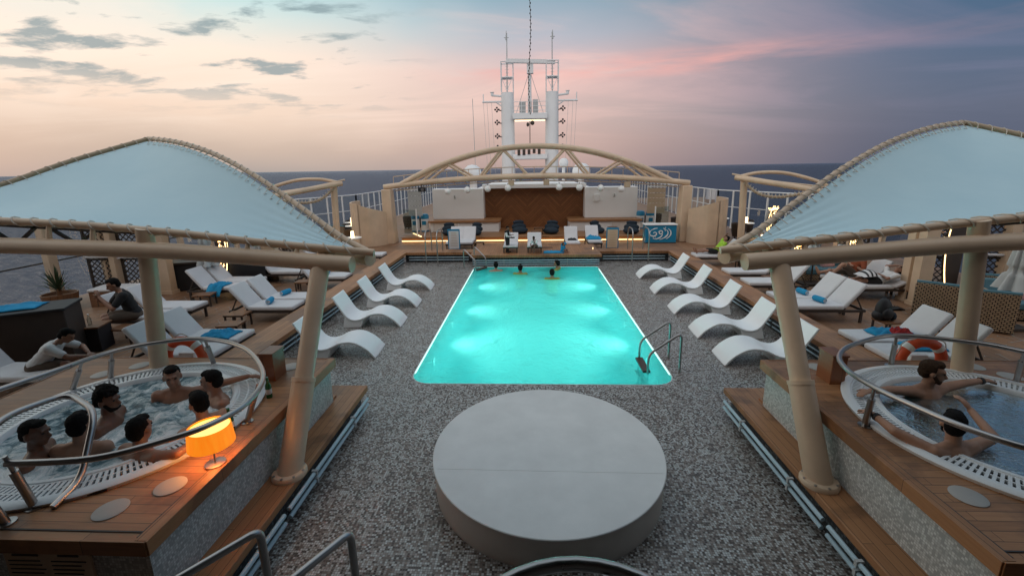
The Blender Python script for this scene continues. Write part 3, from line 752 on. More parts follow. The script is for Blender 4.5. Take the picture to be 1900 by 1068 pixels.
# ------------------------------------------------------------------ stainless rails
def rail(name, paths, label, cat='handrail', r=.024, posts=(), loc=None, group=None, flange=True, glass=None):
    loc = loc or (paths[0][0][0], paths[0][0][1], 0)
    t = thing(name, label, cat, loc, 0, group)
    for P in paths: build('rail', MB().tube(P, r, 10), M['steel'], t, world=True)
    for p, q in posts:
        m = MB(); p, q = Vector(p), Vector(q); m.tube([p, p.lerp(q, .72)], r*1.15, 10); m.tube([p.lerp(q, .7), q], r*.6, 8)
        if flange: m.lathe([(.001,0),(.06,0),(.06,.012),(.001,.014)], tuple(p), 18, cap0=False, cap1=False)
        build('post', m, M['steel'], t, world=True)
    return t
zR = 1.42
L = [(-6.4,2.4,zR),(-5.9,2.9,zR),(-5.45,3.45,zR),(-5.22,4.1,zR),(-5.05,4.66,zR),(-4.69,4.96,zR),(-4.2,5.06,zR),(-3.5,4.78,zR),(-2.87,4.15,zR),(-2.64,3.6,zR),(-2.72,3.2,zR),(-2.95,2.95,zR),(-3.3,2.73,zR),(-3.9,2.66,zR)]
rail('tub_handrail', [catmull(L, 6)], 'curved steel handrail on posts round the port hot tub', r=.026,
     posts=[((-4.26,5.22,.97),(-4.2,5.06,zR)),((-5.31,4.8,.97),(-5.05,4.66,zR)),((-5.5,4.5,.97),(-5.15,4.4,zR)),((-2.96,3.92,.97),(-2.76,3.9,zR)),((-3.89,2.74,.97),(-3.90,2.66,zR+.06))], loc=(-4.3,4,.97), group='curved tub handrails')
L2 = [(5.9,4.1,zR),(5.46,4.73,zR),(5.15,5.0,zR),(4.48,5.21,zR),(3.79,4.94,zR),(3.40,4.62,zR),(3.24,4.26,zR),(3.24,3.9,zR),(3.33,3.56,zR),(3.47,3.23,zR),(3.72,2.95,zR),(4.3,2.72,zR),(5.2,2.66,zR),(5.75,3.0,zR),(5.95,3.6,zR),(5.9,4.1,zR)]
rail('tub_handrail', [catmull(L2, 6)], 'curved steel handrail on posts round the starboard hot tub', r=.026,
     posts=[((4.55,5.30,.97),(4.48,5.21,zR)),((3.27,3.97,.97),(3.24,3.9,zR)),((5.6,4.85,.97),(5.46,4.73,zR))], loc=(4.6,4,.97), group='curved tub handrails')
lp = fillet([(-4.1,2.5,.99),(-4.1,2.5,1.45),(-4.38,3.05,1.56),(-4.32,3.5,1.52),(-3.85,3.3,1.47),(-3.72,2.95,1.05),(-3.72,2.72,.99)], .16)
rail('grab_rail', [lp], 'looped steel grab rail at the entry to the port hot tub', r=.026, posts=[((-4.1,2.56,.97),(-4.1,2.5,1.45)),((-3.93,2.58,.97),(-4.0,2.5,1.50))], loc=(-4.1,2.7,.97))
# pool ladders
def ladder(loc, rz, label):
    t = thing('pool_ladder', label, 'pool ladder', loc, rz, 'pool ladders')
    for e in (-.3, .3):
        P = fillet([(.42,e,0),(.42,e,.74),(-.12,e,.34),(-.12,e,-.9)], .13)
        build('rail', MB().tube(P, .021, 10), M['steel'], t)
    for k in range(3):
        m = MB(); m.box((-.13,0,.005-.26*k), (.13,.56,.04)); build('tread', m, M['tread'], t)
    return t
ladder((2.12,7.33,0), 0, 'steel pool ladder with brown treads at the near starboard pool corner')
t = ladder((-1.9,15.1,0), PI-.55, 'steel pool ladder at the far port pool corner')
for s in (-1, 1):
    for k, a in enumerate((3.62, 4.05) if s < 0 else (3.5, 4.08)):
        P = fillet([(X(s,a),15.6,0),(X(s,a),15.6,1.28),(X(s,a)+.02,16.5,1.28),(X(s,a)+.02,16.5,.4)], .3, 8)
        rail('hoop_rail', [P], 'tall steel hoop rail over the far %s kerb, %s' % ('port' if s < 0 else 'starboard', ('inboard one of its pair','outboard one of its pair')[k]), r=.022, loc=(X(s,a),16,0), group='hoop rails at the far kerb')
# stair rails and the curved rail right under the viewpoint
rail('stair_rail', [fillet([(-2.3,1.0,1.53),(-1.54,2.0,1.53),(-1.54,2.02,.0)], .05)], 'steel stair rail at the foot of the picture, outboard one', r=.022, loc=(-1.54,2,0), group='stair rails')
rail('stair_rail', [fillet([(-1.62,1.0,1.53),(-1.02,2.0,1.53),(-1.02,2.02,.0)], .05)], 'steel stair rail at the foot of the picture, nearer the stage disc', r=.022, loc=(-1.02,2,0), group='stair rails')
cir = lambda r, z, n=40: [(.17+r*math.cos(2*PI*k/n), .90+r*math.sin(2*PI*k/n), z) for k in range(n)]
t = thing('curved_rail', 'curved steel rail close below the viewpoint, centred under the stage disc', 'railing', (.17,.9,0))
for r, z, q in ((.5,2.0,.026),(.47,1.86,.012),(.46,1.72,.012)): build('rail', MB().tube(cir(r, z), q, 10, True), M['steel'], t, world=True)
for k in range(6):
    a = 2*PI*k/6+.3; build('post', MB().tube([(.17+.47*math.cos(a),.9+.47*math.sin(a),0),(.17+.47*math.cos(a),.9+.47*math.sin(a),2.0)], .014, 8), M['steel'], t, world=True)

# ------------------------------------------------------------------ wave loungers in the shallow water
def wave():
    t = thing('wave_lounger', '', 'pool lounger')
    prof = catmull([(0,.02),(.16,.20),(.40,.335),(.66,.33),(.90,.225),(1.08,.205),(1.22,.29),(1.36,.52),(1.49,.74)], 7)  # foot .. head
    prof = [(p.x, p.y) for p in [Vector((a[0], a[1])) for a in prof]]
    n = len(prof); top = []; bot = []
    for i, (a, b) in enumerate(prof):
        q = prof[min(i+1, n-1)]; p = prof[max(i-1, 0)]; dx, dz = q[0]-p[0], q[1]-p[1]; L_ = math.hypot(dx, dz)
        th = .042; top.append((a, b)); bot.append((a+dz/L_*th, b-dx/L_*th))
    m = MB(); W = .33; wid = 8
    # rounded cross section: slightly dished top
    rows = []
    for i in range(n):
        row = []
        for k in range(wid+1):
            y = -W + 2*W*k/wid; row.append((top[i][0], y, top[i][1] - .018*(1-(y/W)**2)))
        for k in range(wid, -1, -1):
            y = -W + 2*W*k/wid; row.append((bot[i][0], y*.97, bot[i][1]))
        rows.append(row)
    w_ = 2*(wid+1); vs = [v for r in rows for v in r]
    fs = [(i*w_+k, i*w_+(k+1) % w_, (i+1)*w_+(k+1) % w_, (i+1)*w_+k) for i in range(n-1) for k in range(w_)] + [tuple(range(w_-1, -1, -1)), tuple((n-1)*w_+k for k in range(w_))]
    m.add(vs, fs); o = build('shell', m, M['chaise'], t, smooth=50, bevel=.012)
    m = MB(); P = [(.92,0),(1.34,0),(1.27,.255),(1.12,.16),(.86,.19)]
    m.extrude(P, (0,-.30,0), (1,0,0), (0,0,1), (0,1,0), .60); build('pedestal', m, M['chaise'], t, bevel=.02)
    return t
wl = wave(); first = True
for s, Ls in ((-1, (7.87,9.52,10.95,12.55)), (1, (7.6,8.88,10.38,12.08,13.8))):
    for k, yy in enumerate(Ls):
        nm = 'white wave shaped lounger in the shallows, %s, %s' % (('first','second','third','fourth')[k] + ' from the port hot tub' if s < 0 else ('first','second','third','fourth','fifth')[k] + ' from the starboard hot tub', 'port row' if s < 0 else 'starboard row')
        loc, rz = (X(s,3.13 if s < 0 else 3.27), yy, .0), (PI if s < 0 else 0) + s*-.04
        if first: wl.location = loc; wl.rotation_euler = (0,0,rz); wl['label'] = nm; wl['group'] = 'white wave loungers'; first = False
        else: dup(wl, loc, rz, nm)

# ------------------------------------------------------------------ deck loungers
def lounger(back=52):
    t = thing('sun_lounger', '', 'sun lounger'); 
    m = MB()
    for e in (-.27, .27): m.box((.72,e,.27), (1.5,.035,.05))
    m.box((.0,0,.27), (.035,.57,.05)); m.box((1.47,0,.27), (.035,.57,.05))
    a = math.radians(back); bx, bz = 1.02+.62*math.cos(a), .30+.62*math.sin(a)
    for e in (-.25, .25): m.bar((1.02,e,.29), (bx,e,bz-.02), .03, .03); m.bar((1.02+.40*math.cos(a),e,.28+.40*math.sin(a)), (1.44,e,.27), .022, .022)
    m.bar((bx,-.26,bz-.02), (bx,.26,bz-.02), .03, .03)
    build('frame', m, M['dark'], t)
    for lx in (.07, 1.42):
        for e in (-.255, .255): build('leg', MB().box((lx,e,.125), (.045,.04,.25)), M['dark'], t)
    m = MB(); m.box((.51,0,.345), (1.06,.57,.10)); build('seat_cushion', m, M['cushion'], t, bevel=.03)
    m = MB(); c = Vector((1.04+.32*math.cos(a), 0, .345+.32*math.sin(a))); m.box(c, (.66,.57,.085), ry=-a); build('back_cushion', m, M['cushion'], t, bevel=.03)
    return t
l0 = lounger(); l1 = lounger(22); used = set()
def put_l(src, loc, rz, label, group):
    if src.name not in used:
        used.add(src.name); src.location = loc; src.rotation_euler = (0,0,rz); src['label'] = label; src['group'] = group; return src
    return dup(src, loc, rz, label, group)
G1, G2 = 'sun loungers on the port deck', 'sun loungers on the starboard deck'
PL = [(5.62,6.90,'beside the white column, nearest the port tub'),(5.62,7.57,'with a blue towel just behind the port tub'),(5.62,9.50,'with rolled towel, nearer one of the middle pair'),(5.62,10.17,'with rolled towel, farther one of the middle pair'),
      (5.62,12.35,'with towel behind the raking leg'),(5.62,15.6,'under the tip of the port sail'),(6.6,14.6,'with crumpled blue towels behind the beam'),(7.98,11.2,'with draped blue towel beside the dark cabinet'),(7.98,11.85,'empty, beside the dark cabinet'),
      (7.98,8.80,'where the man in black sits'),(7.98,9.45,'empty, just beyond the man in black'),(7.7,6.05,'where the man in the white shirt sits'),(7.2,13.0,'folded low behind the raking leg')]
for dx, yy, q in PL: put_l(l0, (X(-1,dx), yy, .1), PI, 'off white sun lounger %s' % q, G1)
SL = [(5.55,6.93,'nearest the starboard tub, beside the white column',l0),(5.55,7.58,'strewn with blue and red towels',l0),(5.55,9.50,'with rolled towel, nearer one of a pair',l0),(5.55,10.12,'with rolled towel, farther one of a pair',l0),(5.55,11.46,'empty, behind the raking leg',l0),
      (5.55,12.65,'empty, at the end of the canopy beam',l0),(5.5,15.05,'where the man in the lime shirt lies',l0),(7.85,11.75,'where the man in the rust shirt reclines',l0),(7.85,11.1,'where the man in the white shirt lies',l1),(7.2,13.6,'with striped cushion beyond the beam',l0)]
for dx, yy, q, src in SL: put_l(src, (X(1,dx), yy, .1), 0, 'off white sun lounger %s' % q, G2)
# loungers on the fore deck seen end on
for k, (xx, yy, q) in enumerate([(-.78,15.85,'beside the waiter'),(.12,15.85,'where the seated man in white leans'),(1.72,17.6,'with a dark hat, end on to the pool'),(2.66,17.9,'with blue towels, beside the notice stand'),(-3.32,17.9,'half hidden by the port notice stand'),(-2.76,17.9,'between port notice stand and waiter')]):
    o_ = put_l(l0, (xx, yy, .40 if k < 2 else .1), PI/2, 'off white fore deck sun lounger %s' % q, 'sun loungers on the fore deck')
    if k < 2: o_.scale = (.75,.95,.72)
# rolled and crumpled towels
def roll(loc, rz, label, mt=None):
    t = thing('rolled_towel', label, 'towel', loc, rz, 'rolled blue towels')
    m = MB(); m.tube([(0,-.15,0),(0,-.13,0),(0,0,0),(0,.13,0),(0,.15,0)], .06, 16, radii=[.05,.062,.065,.062,.05]); build('roll', m, M['blue'], t)
    for e in (-1, 1):
        m = MB(); sp = [(.048*(1-k/30)*math.cos(k*.6), e*.152, .048*(1-k/30)*math.sin(k*.6)) for k in range(26)]; m.tube(sp, .005, 5); build('rolled_edge', m, M['cushion'], t)
roll((X(-1,6.28),9.5,.56), .25, 'rolled blue towel on the nearer lounger of the port middle pair'); roll((X(-1,6.30),10.2,.56), -.2, 'rolled blue towel on the farther lounger of the port middle pair')
roll((X(-1,6.25),12.35,.56), .1, 'rolled blue towel behind the port raking leg')
roll((X(1,6.22),9.5,.56), .2, 'rolled blue towel on the nearer lounger of the starboard pair'); roll((X(1,6.22),10.12,.56), .15, 'rolled blue towel on the farther lounger of the starboard pair')
from mathutils import noise as mn
def crumple(name, loc, sx, sy, h, label, mt, seed, drop=0, cat='towel', rz=0):
    m = MB()
    def fn(u, v):
        a, b = (u-.5)*2, (v-.5)*2
        f = max(0, 1-(abs(a)**3)) * max(0, 1-(abs(b)**3))
        hh = h*(.35+.9*abs(mn.noise(Vector((a*2.3+seed, b*2.3, seed*.7)))) + .35*abs(mn.noise(Vector((a*6+seed, b*6, 2))))) * f**.5
        e = .12*mn.noise(Vector((a*1.5, b*1.5, seed)))
        z = hh - (drop*max(0, b-.3)**1.2 if drop else 0)
        return ((a+e)*sx/2, (b-e)*sy/2, z+.012)
    m.grid(fn, 26, 26)
    o = build(name, m, mt, smooth=60); o.location = loc; o.rotation_euler = (0,0,rz)
    so = o.modifiers.new('thick', 'SOLIDIFY'); so.thickness = .012
    return tag(o, label, cat)
crumple('towel', (X(-1,6.05),7.5,.495), .60,.40,.10, 'blue towel dropped on the lounger just behind the port tub', M['blue'], 1)
crumple('towel', (X(-1,8.65),11.02,.495), .42,.62,.10, 'blue towel draped over the edge of a lounger by the dark cabinet', M['blue'], 2, .35, rz=PI)
crumple('towel', (X(-1,7.1),14.5,.495), .85,.62,.34, 'heap of bright blue towels on a lounger behind the port beam', M['blue'], 3)
crumple('towel', (X(-1,7.9),14.3,.5), .6,.5,.22, 'white towel lying beside the heap of blue towels', M['cushion'], 4)
crumple('towel', (X(1,6.28),7.62,.495), .72,.36,.10, 'pale blue towel on the lounger behind the starboard tub', M['blue'], 5)
crumple('red_cloth', (X(1,6.36),7.5,.52), .34,.26,.13, 'red cloth lying on the pale blue towel', M['red'], 6, cat='cloth')
crumple('towel', (X(1,6.3),7.0,.495), .6,.36,.10, 'blue towel beside the starboard lifebuoy', M['blue'], 7)
crumple('towel', (2.66,18.45,.495), .62,.5,.15, 'blue patterned towel on a fore deck lounger', M['blue'], 8)
crumple('hat', (1.72,18.2,.495), .36,.3,.08, 'dark cap lying on a fore deck lounger', M['black'], 9, cat='hat')
crumple('towel', (.82,15.95,.405), .72,.40,.05, 'blue towel spread on the timber ledge by the pool', M['blue'], 10)
# small side tables
def side_table():
    t = thing('side_table', '', 'side table')
    m = MB(); m.box((0,0,.30), (.44,.36,.04)); build('top', m, M['table_wood'], t, bevel=.006)
    for a in (-.19,.19):
        for b in (-.15,.15): build('leg', MB().box((a,b,.14), (.03,.03,.28)), M['dark'], t)
    return t
st0 = side_table()
T_ = [(-1,6.75,9.0,'at the head of the port middle pair'),(-1,6.7,11.85,'behind the raking port leg'),(-1,8.7,10.55,'near the draped blue towel'),(-1,8.55,8.15,'beside the man in black'),(-1,6.45,8.35,'by the kerb behind the port tub'),
      (1,9.3,10.55,'beside the reclining man in white'),(1,6.9,14.4,'beside the man in the lime shirt'),(1,7.0,8.55,'under the dark backpack'),(1,6.6,12.1,'between two empty starboard loungers'),(-1,7.3,15.4,'under the port fence')]
for k, (s, dx, yy, q) in enumerate(T_):
    lab = 'small brown side table %s' % q
    if k == 0: st0.location = (X(s,dx),yy,.1); st0['label'] = lab; st0['group'] = 'small side tables'
    else: dup(st0, (X(s,dx),yy,.1), .1*(k % 3), lab)
for k, (xx, yy, q) in enumerate([(.62,16.95,'between the seated man and the boy'),(.35,20.9,'between the two middle bean bags'),(.2,19.9,'in front of the chevron wall'),(-2.25,18.4,'beside the waiter'),(3.9,20.9,'beside the starboard bean bag')]):
    dup(st0, (xx, yy, .1 if yy < 19 else .35), 0, 'small brown side table on the fore deck %s' % q)
# lifebuoys on stands behind the tubs
for s in (-1, 1):
    xx = X(s,5.22 if s < 0 else 5.12)
    t = thing('lifebuoy', 'orange and white lifebuoy behind the %s hot tub' % ('port' if s < 0 else 'starboard'), 'lifebuoy', (xx,5.60,.70), 0, 'lifebuoys')
    Rr = .27
    def arc(a0, a1, n, r): 
        return [(Rr*math.cos(a0+(a1-a0)*k/n), .10, .20+Rr*math.sin(a0+(a1-a0)*k/n)) for k in range(n+1)]
    m = MB(); m.tube([(Rr*math.cos(2*PI*k/40), .10, .16+Rr*math.sin(2*PI*k/40)) for k in range(40)], .066, 14, True); build('ring', m, M['orange'], t)
    for k in range(4):
        a = PI/4+PI/2*k; m = MB(); m.tube([(Rr*math.cos(a+q), .10, .16+Rr*math.sin(a+q)) for q in (-.13,-.05,.05,.13)], .069, 14); build('white_band', m, M['white'], t)
    m = MB(); m.box((0,.15,.05), (.22,.08,.36)); m.box((0,.13,-.5), (.1,.06,.9)); build('stand', m, M['white'], t, bevel=.01)
    m = MB(); m.tube([((Rr+.085+.02*math.cos(8*q))*math.cos(q), .10, .16+(Rr+.085+.02*math.cos(8*q))*math.sin(q)) for q in [2*PI*k/64 for k in range(64)]], .007, 5, True); build('grab_line', m, M['rope'], t)
# bottles and glass
def bottle(loc, label):
    t = thing('bottle', label, 'bottle', loc, 0, 'green bottles')
    build('body', MB().lathe([(.001,0),(.032,0),(.033,.02),(.033,.13),(.028,.16),(.014,.19),(.013,.235),(.015,.237),(.015,.25),(.001,.25)], n=20, cap0=False, cap1=False), M['green_glass'], t)
    build('paper_label', MB().lathe([(.0336,.05),(.0336,.11)], n=20, cap0=False, cap1=False), M['cushion'], t)
bottle((-3.02,4.42,.97), 'green bottle standing on the teak by the far rim of the port tub'); bottle((-2.98,3.72,1.0), 'green bottle standing by the rail post above the lamp')
t = thing('wine_glass', 'small stemmed glass on the teak between tub rail and cabinet', 'glass', (-3.55,5.12,.97))
build('bowl', MB().lathe([(.004,.07),(.03,.09),(.036,.12),(.03,.15)], n=16, cap0=False, cap1=False), M['glass'], t)
build('stem', MB().lathe([(.03,0),(.028,.004),(.004,.008),(.004,.07)], n=12), M['glass'], t)
m = MB().box((-3.55,2.92,.985), (.13,.075,.022), .5); one('phone', m, M['black'], 'dark phone lying on the teak beside the port tub rim', 'phone', loc=(-3.55,2.92,.975), bevel=.006)
# window reflection of an orange-shaded lamp, built as a lamp on the terrace
t = thing('reflected_lamp', 'window reflection of a glowing orange drum-shaded lamp, built on the port tub edge', 'lamp', (-2.82,3.27,.978)); t.scale = (1.1,1.1,.88)
build('base', MB().lathe([(.001,0),(.075,0),(.075,.01),(.02,.016),(.001,.016)], n=28, cap0=False, cap1=False), M['steel'], t)
build('stem', MB().tube([(0,0,.01),(0,0,.30)], .007, 8), M['steel'], t)
def shade():
    m, nt, b = mat('orange lamp shade'); b.inputs['Base Color'].default_value = (.9,.30,.03,1); b.inputs['Roughness'].default_value = .8
    p = objc(nt); f = noise(nt, mapv(nt, p, (30,30,2)), 1, 3)
    lk(nt, ramp(nt, f, [(.3, (1,.21,.006)), (.7, (1,.29,.014))]), b.inputs['Emission Color']); b.inputs['Emission Strength'].default_value = .85; return m
build('shade', MB().lathe([(.165,.225),(.15,.42),(.147,.42),(.162,.225)], n=40, cap0=False, cap1=False), shade(), t)
build('bulb', MB().ell((0,0,.33), (.035,.035,.045)), glow('lamp bulb', (1,.62,.2), 14), t)
build('shade_ring', MB().lathe([(.001,.40),(.145,.40),(.145,.404),(.001,.404)], n=24, cap0=False, cap1=False), glow('lit shade lining', (1,.62,.16), 1.5), t)
q = bpy.data.lights.new('lamp_light', 'POINT'); q.energy = 4; q.color = (1,.52,.18); q.shadow_soft_size = .04; ob = bpy.data.objects.new('lamp_light', q); COL.objects.link(ob); ob.parent = t; ob.location = (0,0,.20)
# ------------------------------------------------------------------ fore stage
m = MB(); m.box((CX, 26.0, .225), (12.6, 11.6, .245)); struct('stage_floor', m, M['stagewood'])
m = MB(); m.box((CX, 20.17, .335), (12.66, .10, .03)); struct('stage_nosing', m, M['teak_x'])
one('led_strip', MB().box((CX-.45, 20.155, .175), (11.7, .05, .036)), M['warm_led'], 'warm glowing light strip along the front of the fore stage', 'light strip', loc=(CX,20.15,.2))
one('led_strip', MB().box((X(-1,5.75), 20.9, .365), (.06, 1.3, .03), .55), M['warm_led'], 'short warm light strip by the glass panel at the port stage end', 'light strip', loc=(X(-1,5.75),20.9,.35))
one('step_light', MB().box((2.37,16.6,.43), (.03,.03,.06)), M['warm_led'], 'tiny lit step light on the timber ledge corner', 'step light', loc=(2.37,16.6,.4))
# chevron timber wall with white wings, benches and roof edge
t = thing('stage_wall', 'brown chevron timber backdrop wall of the fore stage', 'wall', (CX,23.5,.35))
build('timber_face', MB().box((0,0,1.05), (5.5,.2,2.1)), M['herring'], t)
build('white_header', MB().box((0,-.25,2.22), (5.4,.7,.2)), M['white'], t)
for s in (-1, 1):
    w_ = 'port' if s < 0 else 'starboard'
    t = thing('stage_wing', 'white box wing on the %s side of the timber backdrop' % w_, 'wall', (X(s,3.95),23.1,.9), 0, 'white stage wings')
    build('box', MB().box((0,0,.80), (2.66,1.0,1.55)), M['white'], t, bevel=.01)
    build('base_strip', MB().box((0,-.02,.0), (2.66,1.0,.05)), M['pedestal'], t)  # solid brown strip under the white box
    if s > 0:
        build('speaker_box', MB().box((-.75,-.54,1.05), (.26,.1,.34)), M['white'], t, bevel=.01)
    build('wall_lamp', MB().tube([(.15*s,-.5,1.1),(.15*s,-.58,1.14),(.15*s,-.60,1.25)], .035, 10), M['grey_cloth'], t)
    t = thing('stage_bench', 'teak topped white bench below the %s white wing' % w_, 'bench', (X(s,3.55),22.5,.35), 0, 'stage benches')
    build('top', MB().box((0,0,.53), (3.66,1.5,.09)), M['stagewood'], t, bevel=.008)
    build('body', MB().box((0,.06,.24), (3.5,1.36,.48)), M['white'], t)
    build('dark_panel', MB().box((s*.95,-.635,.26), (1.25,.04,.40)), M['stage_side'], t)
    f = MB()
    for a, b in (((s*.95,.475),(1.33,.035)),((s*.95,.045),(1.33,.035))): f.box((a[0],-.645,a[1]), (b[0],.05,b[1]))
    for e in (-.65,.65): f.box((s*.95+e,-.645,.26), (.035,.05,.46))
    build('panel_frame', f, M['white'], t)
# bean bags
def bean():
    t = thing('bean_bag', '', 'bean bag')
    m = MB(); vs0 = len(m.v); m.ell((0,0,.20), (.52,.42,.24), nu=22, nv=14); m.ell((.0,.24,.40), (.50,.22,.26), Euler((-.25,0,0)).to_matrix(), 20, 12)
    build('sack', m, M['navy'], t, smooth=80)
    m = MB(); m.tube([(-.34,.32,.66),(-.15,.34,.70),(.15,.34,.70),(.34,.32,.66)], .12, 14, radii=[.09,.125,.125,.09]); build('bolster', m, M['navy'], t, smooth=80)
    return t
b0 = bean(); bf = True
for xx, yy, rz, q, sc in ((-.55,21.2,.35,'in front of the chevron wall, nearer the waiter',1),(.95,21.0,-.35,'in front of the chevron wall, behind the boy',1),(-2.75,20.75,-.5,'dark in front of the port bench, right of the notice stand',.95),(-3.95,20.8,.3,'in front of the port bench, behind the notice stand',.95),(3.2,21.0,.6,'in front of the starboard bench',.95),(4.75,20.75,-.3,'between the hoop rails and the blue counter',.95)):
    lab = 'navy bean bag ' + q
    if bf: b0.location = (xx,yy,.35); b0.rotation_euler = (0,0,rz); b0.scale = (.76,)*3; b0['label'] = lab; b0['group'] = 'navy bean bags'; bf = False
    else: dup(b0, (xx,yy,.35), rz, lab, scale=sc*.76)
# towel bins
def tbin():
    t = thing('towel_bin', '', 'towel bin')
    build('body', MB().lathe([(.001,0),(.19,0),(.20,.03),(.20,.66),(.001,.66)], n=24, cap0=False, cap1=False), M['white'], t)
    build('lid', MB().lathe([(.21,.66),(.215,.80),(.16,.90),(.001,.92)], n=24, cap0=True, cap1=False), M['bluepaint'], t)
    build('foot_band', MB().lathe([(.205,0),(.205,.06)], n=24, cap0=False, cap1=False), M['bluepaint'], t)
    build('sign', MB().box((0,-.203,.46), (.21,.02,.20)), M['bluepaint'], t)
    return t
tb = tbin()
for k, (xx, yy, q) in enumerate(((-5.99,22.2,'outboard one by the port bench'),(-5.50,22.2,'inboard one by the port bench'),(5.62,22.6,'inboard one behind the blue counter'),(6.10,22.6,'outboard one behind the blue counter'))):
    lab = 'white towel bin with blue lid, ' + q
    if k == 0: tb.location = (xx,yy,.35); tb['label'] = lab; tb['group'] = 'towel bins'
    else: dup(tb, (xx,yy,.35), 0, lab)
# blue counter with its white swirl of lettering
t = thing('blue_counter', 'bright blue counter with white swirling lettering beside the starboard pillar', 'counter', (5.78,19.7,.1))
build('body', MB().box((0,0,.41), (1.36,.5,.80)), M['bluepaint'], t, bevel=.012)
build('top', MB().box((0,0,.835), (1.44,.58,.045)), M['white'], t, bevel=.01)
build('side_panel', MB().box((0,-.02,.02), (1.36,.5,.04)), M['dark'], t)
m = MB()
def stroke(P, r0, r1=None):
    P = catmull([(a,-.256,b) for a,b in P], 6); n_ = len(P); r1 = r1 or r0
    rad = [(r0+(r1-r0)*abs(2*i/(n_-1)-1))*1 for i in range(n_)]
    m.tube(P, 1, 8, radii=rad)
# ya with its deep bowl, waw loop, zain and alif swept round into an oval
stroke([(-.40,.62),(-.47,.55),(-.50,.44),(-.43,.35),(-.30,.33),(-.20,.40),(-.22,.48),(-.30,.50),(-.34,.45)], .030, .012)
stroke([(-.42,.60),(-.30,.66),(-.16,.68)], .026, .010)
stroke([(-.12,.50),(-.05,.57),(.04,.55),(.06,.47),(-.01,.42),(-.08,.46),(-.04,.53)], .028, .016)
stroke([(.06,.48),(.05,.36),(-.06,.25),(-.22,.20),(-.36,.23)], .030, .008)
stroke([(.22,.62),(.30,.52),(.29,.39),(.19,.28),(.06,.21),(-.06,.17)], .032, .008)
stroke([(.30,.66),(.41,.56),(.43,.42),(.36,.29),(.23,.20)], .030, .010)
stroke([(.08,.68),(.16,.64),(.18,.54)], .024, .010)
stroke([(.17,.72),(.20,.70)], .018); stroke([(-.33,.27),(-.30,.26)], .014); stroke([(-.25,.275),(-.22,.27)], .014)
m.v = [(a, max(b, -.262), c) for a, b, c in m.v]
build('lettering', m, M['white'], t)
# notice stands
def stand(loc, rz, label, ink):
    t = thing('notice_stand', label, 'notice stand', loc, rz, 'blue framed notice stands')
    build('board', MB().box((0,0,.60), (.48,.05,.90)), M['bluepaint'], t, bevel=.006)
    build('foot', MB().box((0,.12,.06), (.50,.34,.10)), M['bluepaint'], t)
    build('sheet', MB().box((0,-.028,.62), (.40,.01,.72)), M['cushion'] if ink else M['cream'], t)
    m = MB(); rn = random.Random(4)
    for k in range(9): L_ = .2+.1*rn.random(); m.box((0,-.035,.90-k*.065), (L_,.004,.016))
    build('print', m, M['cream_dark'], t)
stand((-3.1,17.1,.1), .05, 'blue framed notice stand in front of two port fore deck loungers', True); stand((3.2,17.1,.1), -.05, 'blue framed notice stand beside the starboard hoop rails', False)
# pillars and arched truss
t = thing('arched_truss', 'cream tubular arch truss on two pillars over the fore stage', 'truss', (CX,20.1,.1))
for s in (-1, 1):
    m = MB(); m.add([(X(s,6.55),19.8,.1),(X(s,7.02),19.8,.1),(X(s,7.02),20.5,.1),(X(s,6.55),20.5,.1),(X(s,6.6),19.85,2.62),(X(s,7.02),19.85,2.62),(X(s,7.02),20.4,2.62),(X(s,6.6),20.4,2.62)],
          [(0,3,2,1),(4,5,6,7),(0,1,5,4),(1,2,6,5),(2,3,7,6),(3,0,4,7)]); build('pillar', m, M['cream'], t, world=True, bevel=.03)
def lowz(a): return 2.72 + .40*(1-(a/6.95)**2)
def upz(a): return lowz(6.2) + (4.44-lowz(6.2))*(1-(abs(a)/6.2)**2.05)
for Y_, zo in ((20.1,0),(21.6,0)):
    low = [(CX+a, Y_, lowz(a)+zo) for a in np.linspace(-6.95,6.95,41)]; up = [(CX+a, Y_, upz(a)+zo) for a in np.linspace(-6.2,6.2,41)]
    build('lower_chord', MB().tube(low, .125, 16), M['cream'], t, world=True); build('upper_chord', MB().tube(up, .12 if Y_ < 21 else .07, 16), M['cream'], t, world=True)
    for s in (-1, 1):
        for a, b in ((1.45,.25),(1.45,2.55),(4.05,2.85),(4.05,5.25)):
            build('diagonal', MB().tube([(X(s,a),Y_,upz(a)+zo),(X(s,b),Y_,lowz(b)+zo)], .055, 10), M['cream'], t, world=True)
for a in (-6.4,-4.05,-1.45,1.45,4.05,6.4): build('cross_tie', MB().tube([(CX+a,20.1,upz(a)),(CX+a,21.6,upz(a))], .04, 8), M['cream'], t, world=True)
m = MB(); P1 = [(CX+a, 20.5, lowz(a)+.42) for a in np.linspace(-6.6,6.6,31)]; m.tube(P1, .02, 6)
for a in np.linspace(-6.6,6.6,27): m.tube([(CX+a,20.45,lowz(a)),(CX+a,20.5,lowz(a)+.42)], .015, 6)
build('guard_rail', m, M['cream'], t, world=True)
m = MB(); m.tube([(CX+a, 20.25, lowz(a)-.22) for a in np.linspace(-6.5,6.5,21)], .022, 6)
for k in range(26):
    a = -6.4+k*.51; m.tube([(CX+a,20.1,lowz(a)-.05),(CX+a+.25,20.25,lowz(a+.25)-.22)], .014, 5)
build('lamp_rail', m, M['cream'], t, world=True)
def globe():
    t = thing('globe_lamp', '', 'lamp')
    build('globe', MB().ell((0,0,-.22), (.15,.15,.15), nu=18, nv=12), M['white'], t, smooth=80); build('hanger', MB().tube([(0,0,-.1),(0,0,0)], .02, 8), M['steel'], t); return t
g0 = globe()
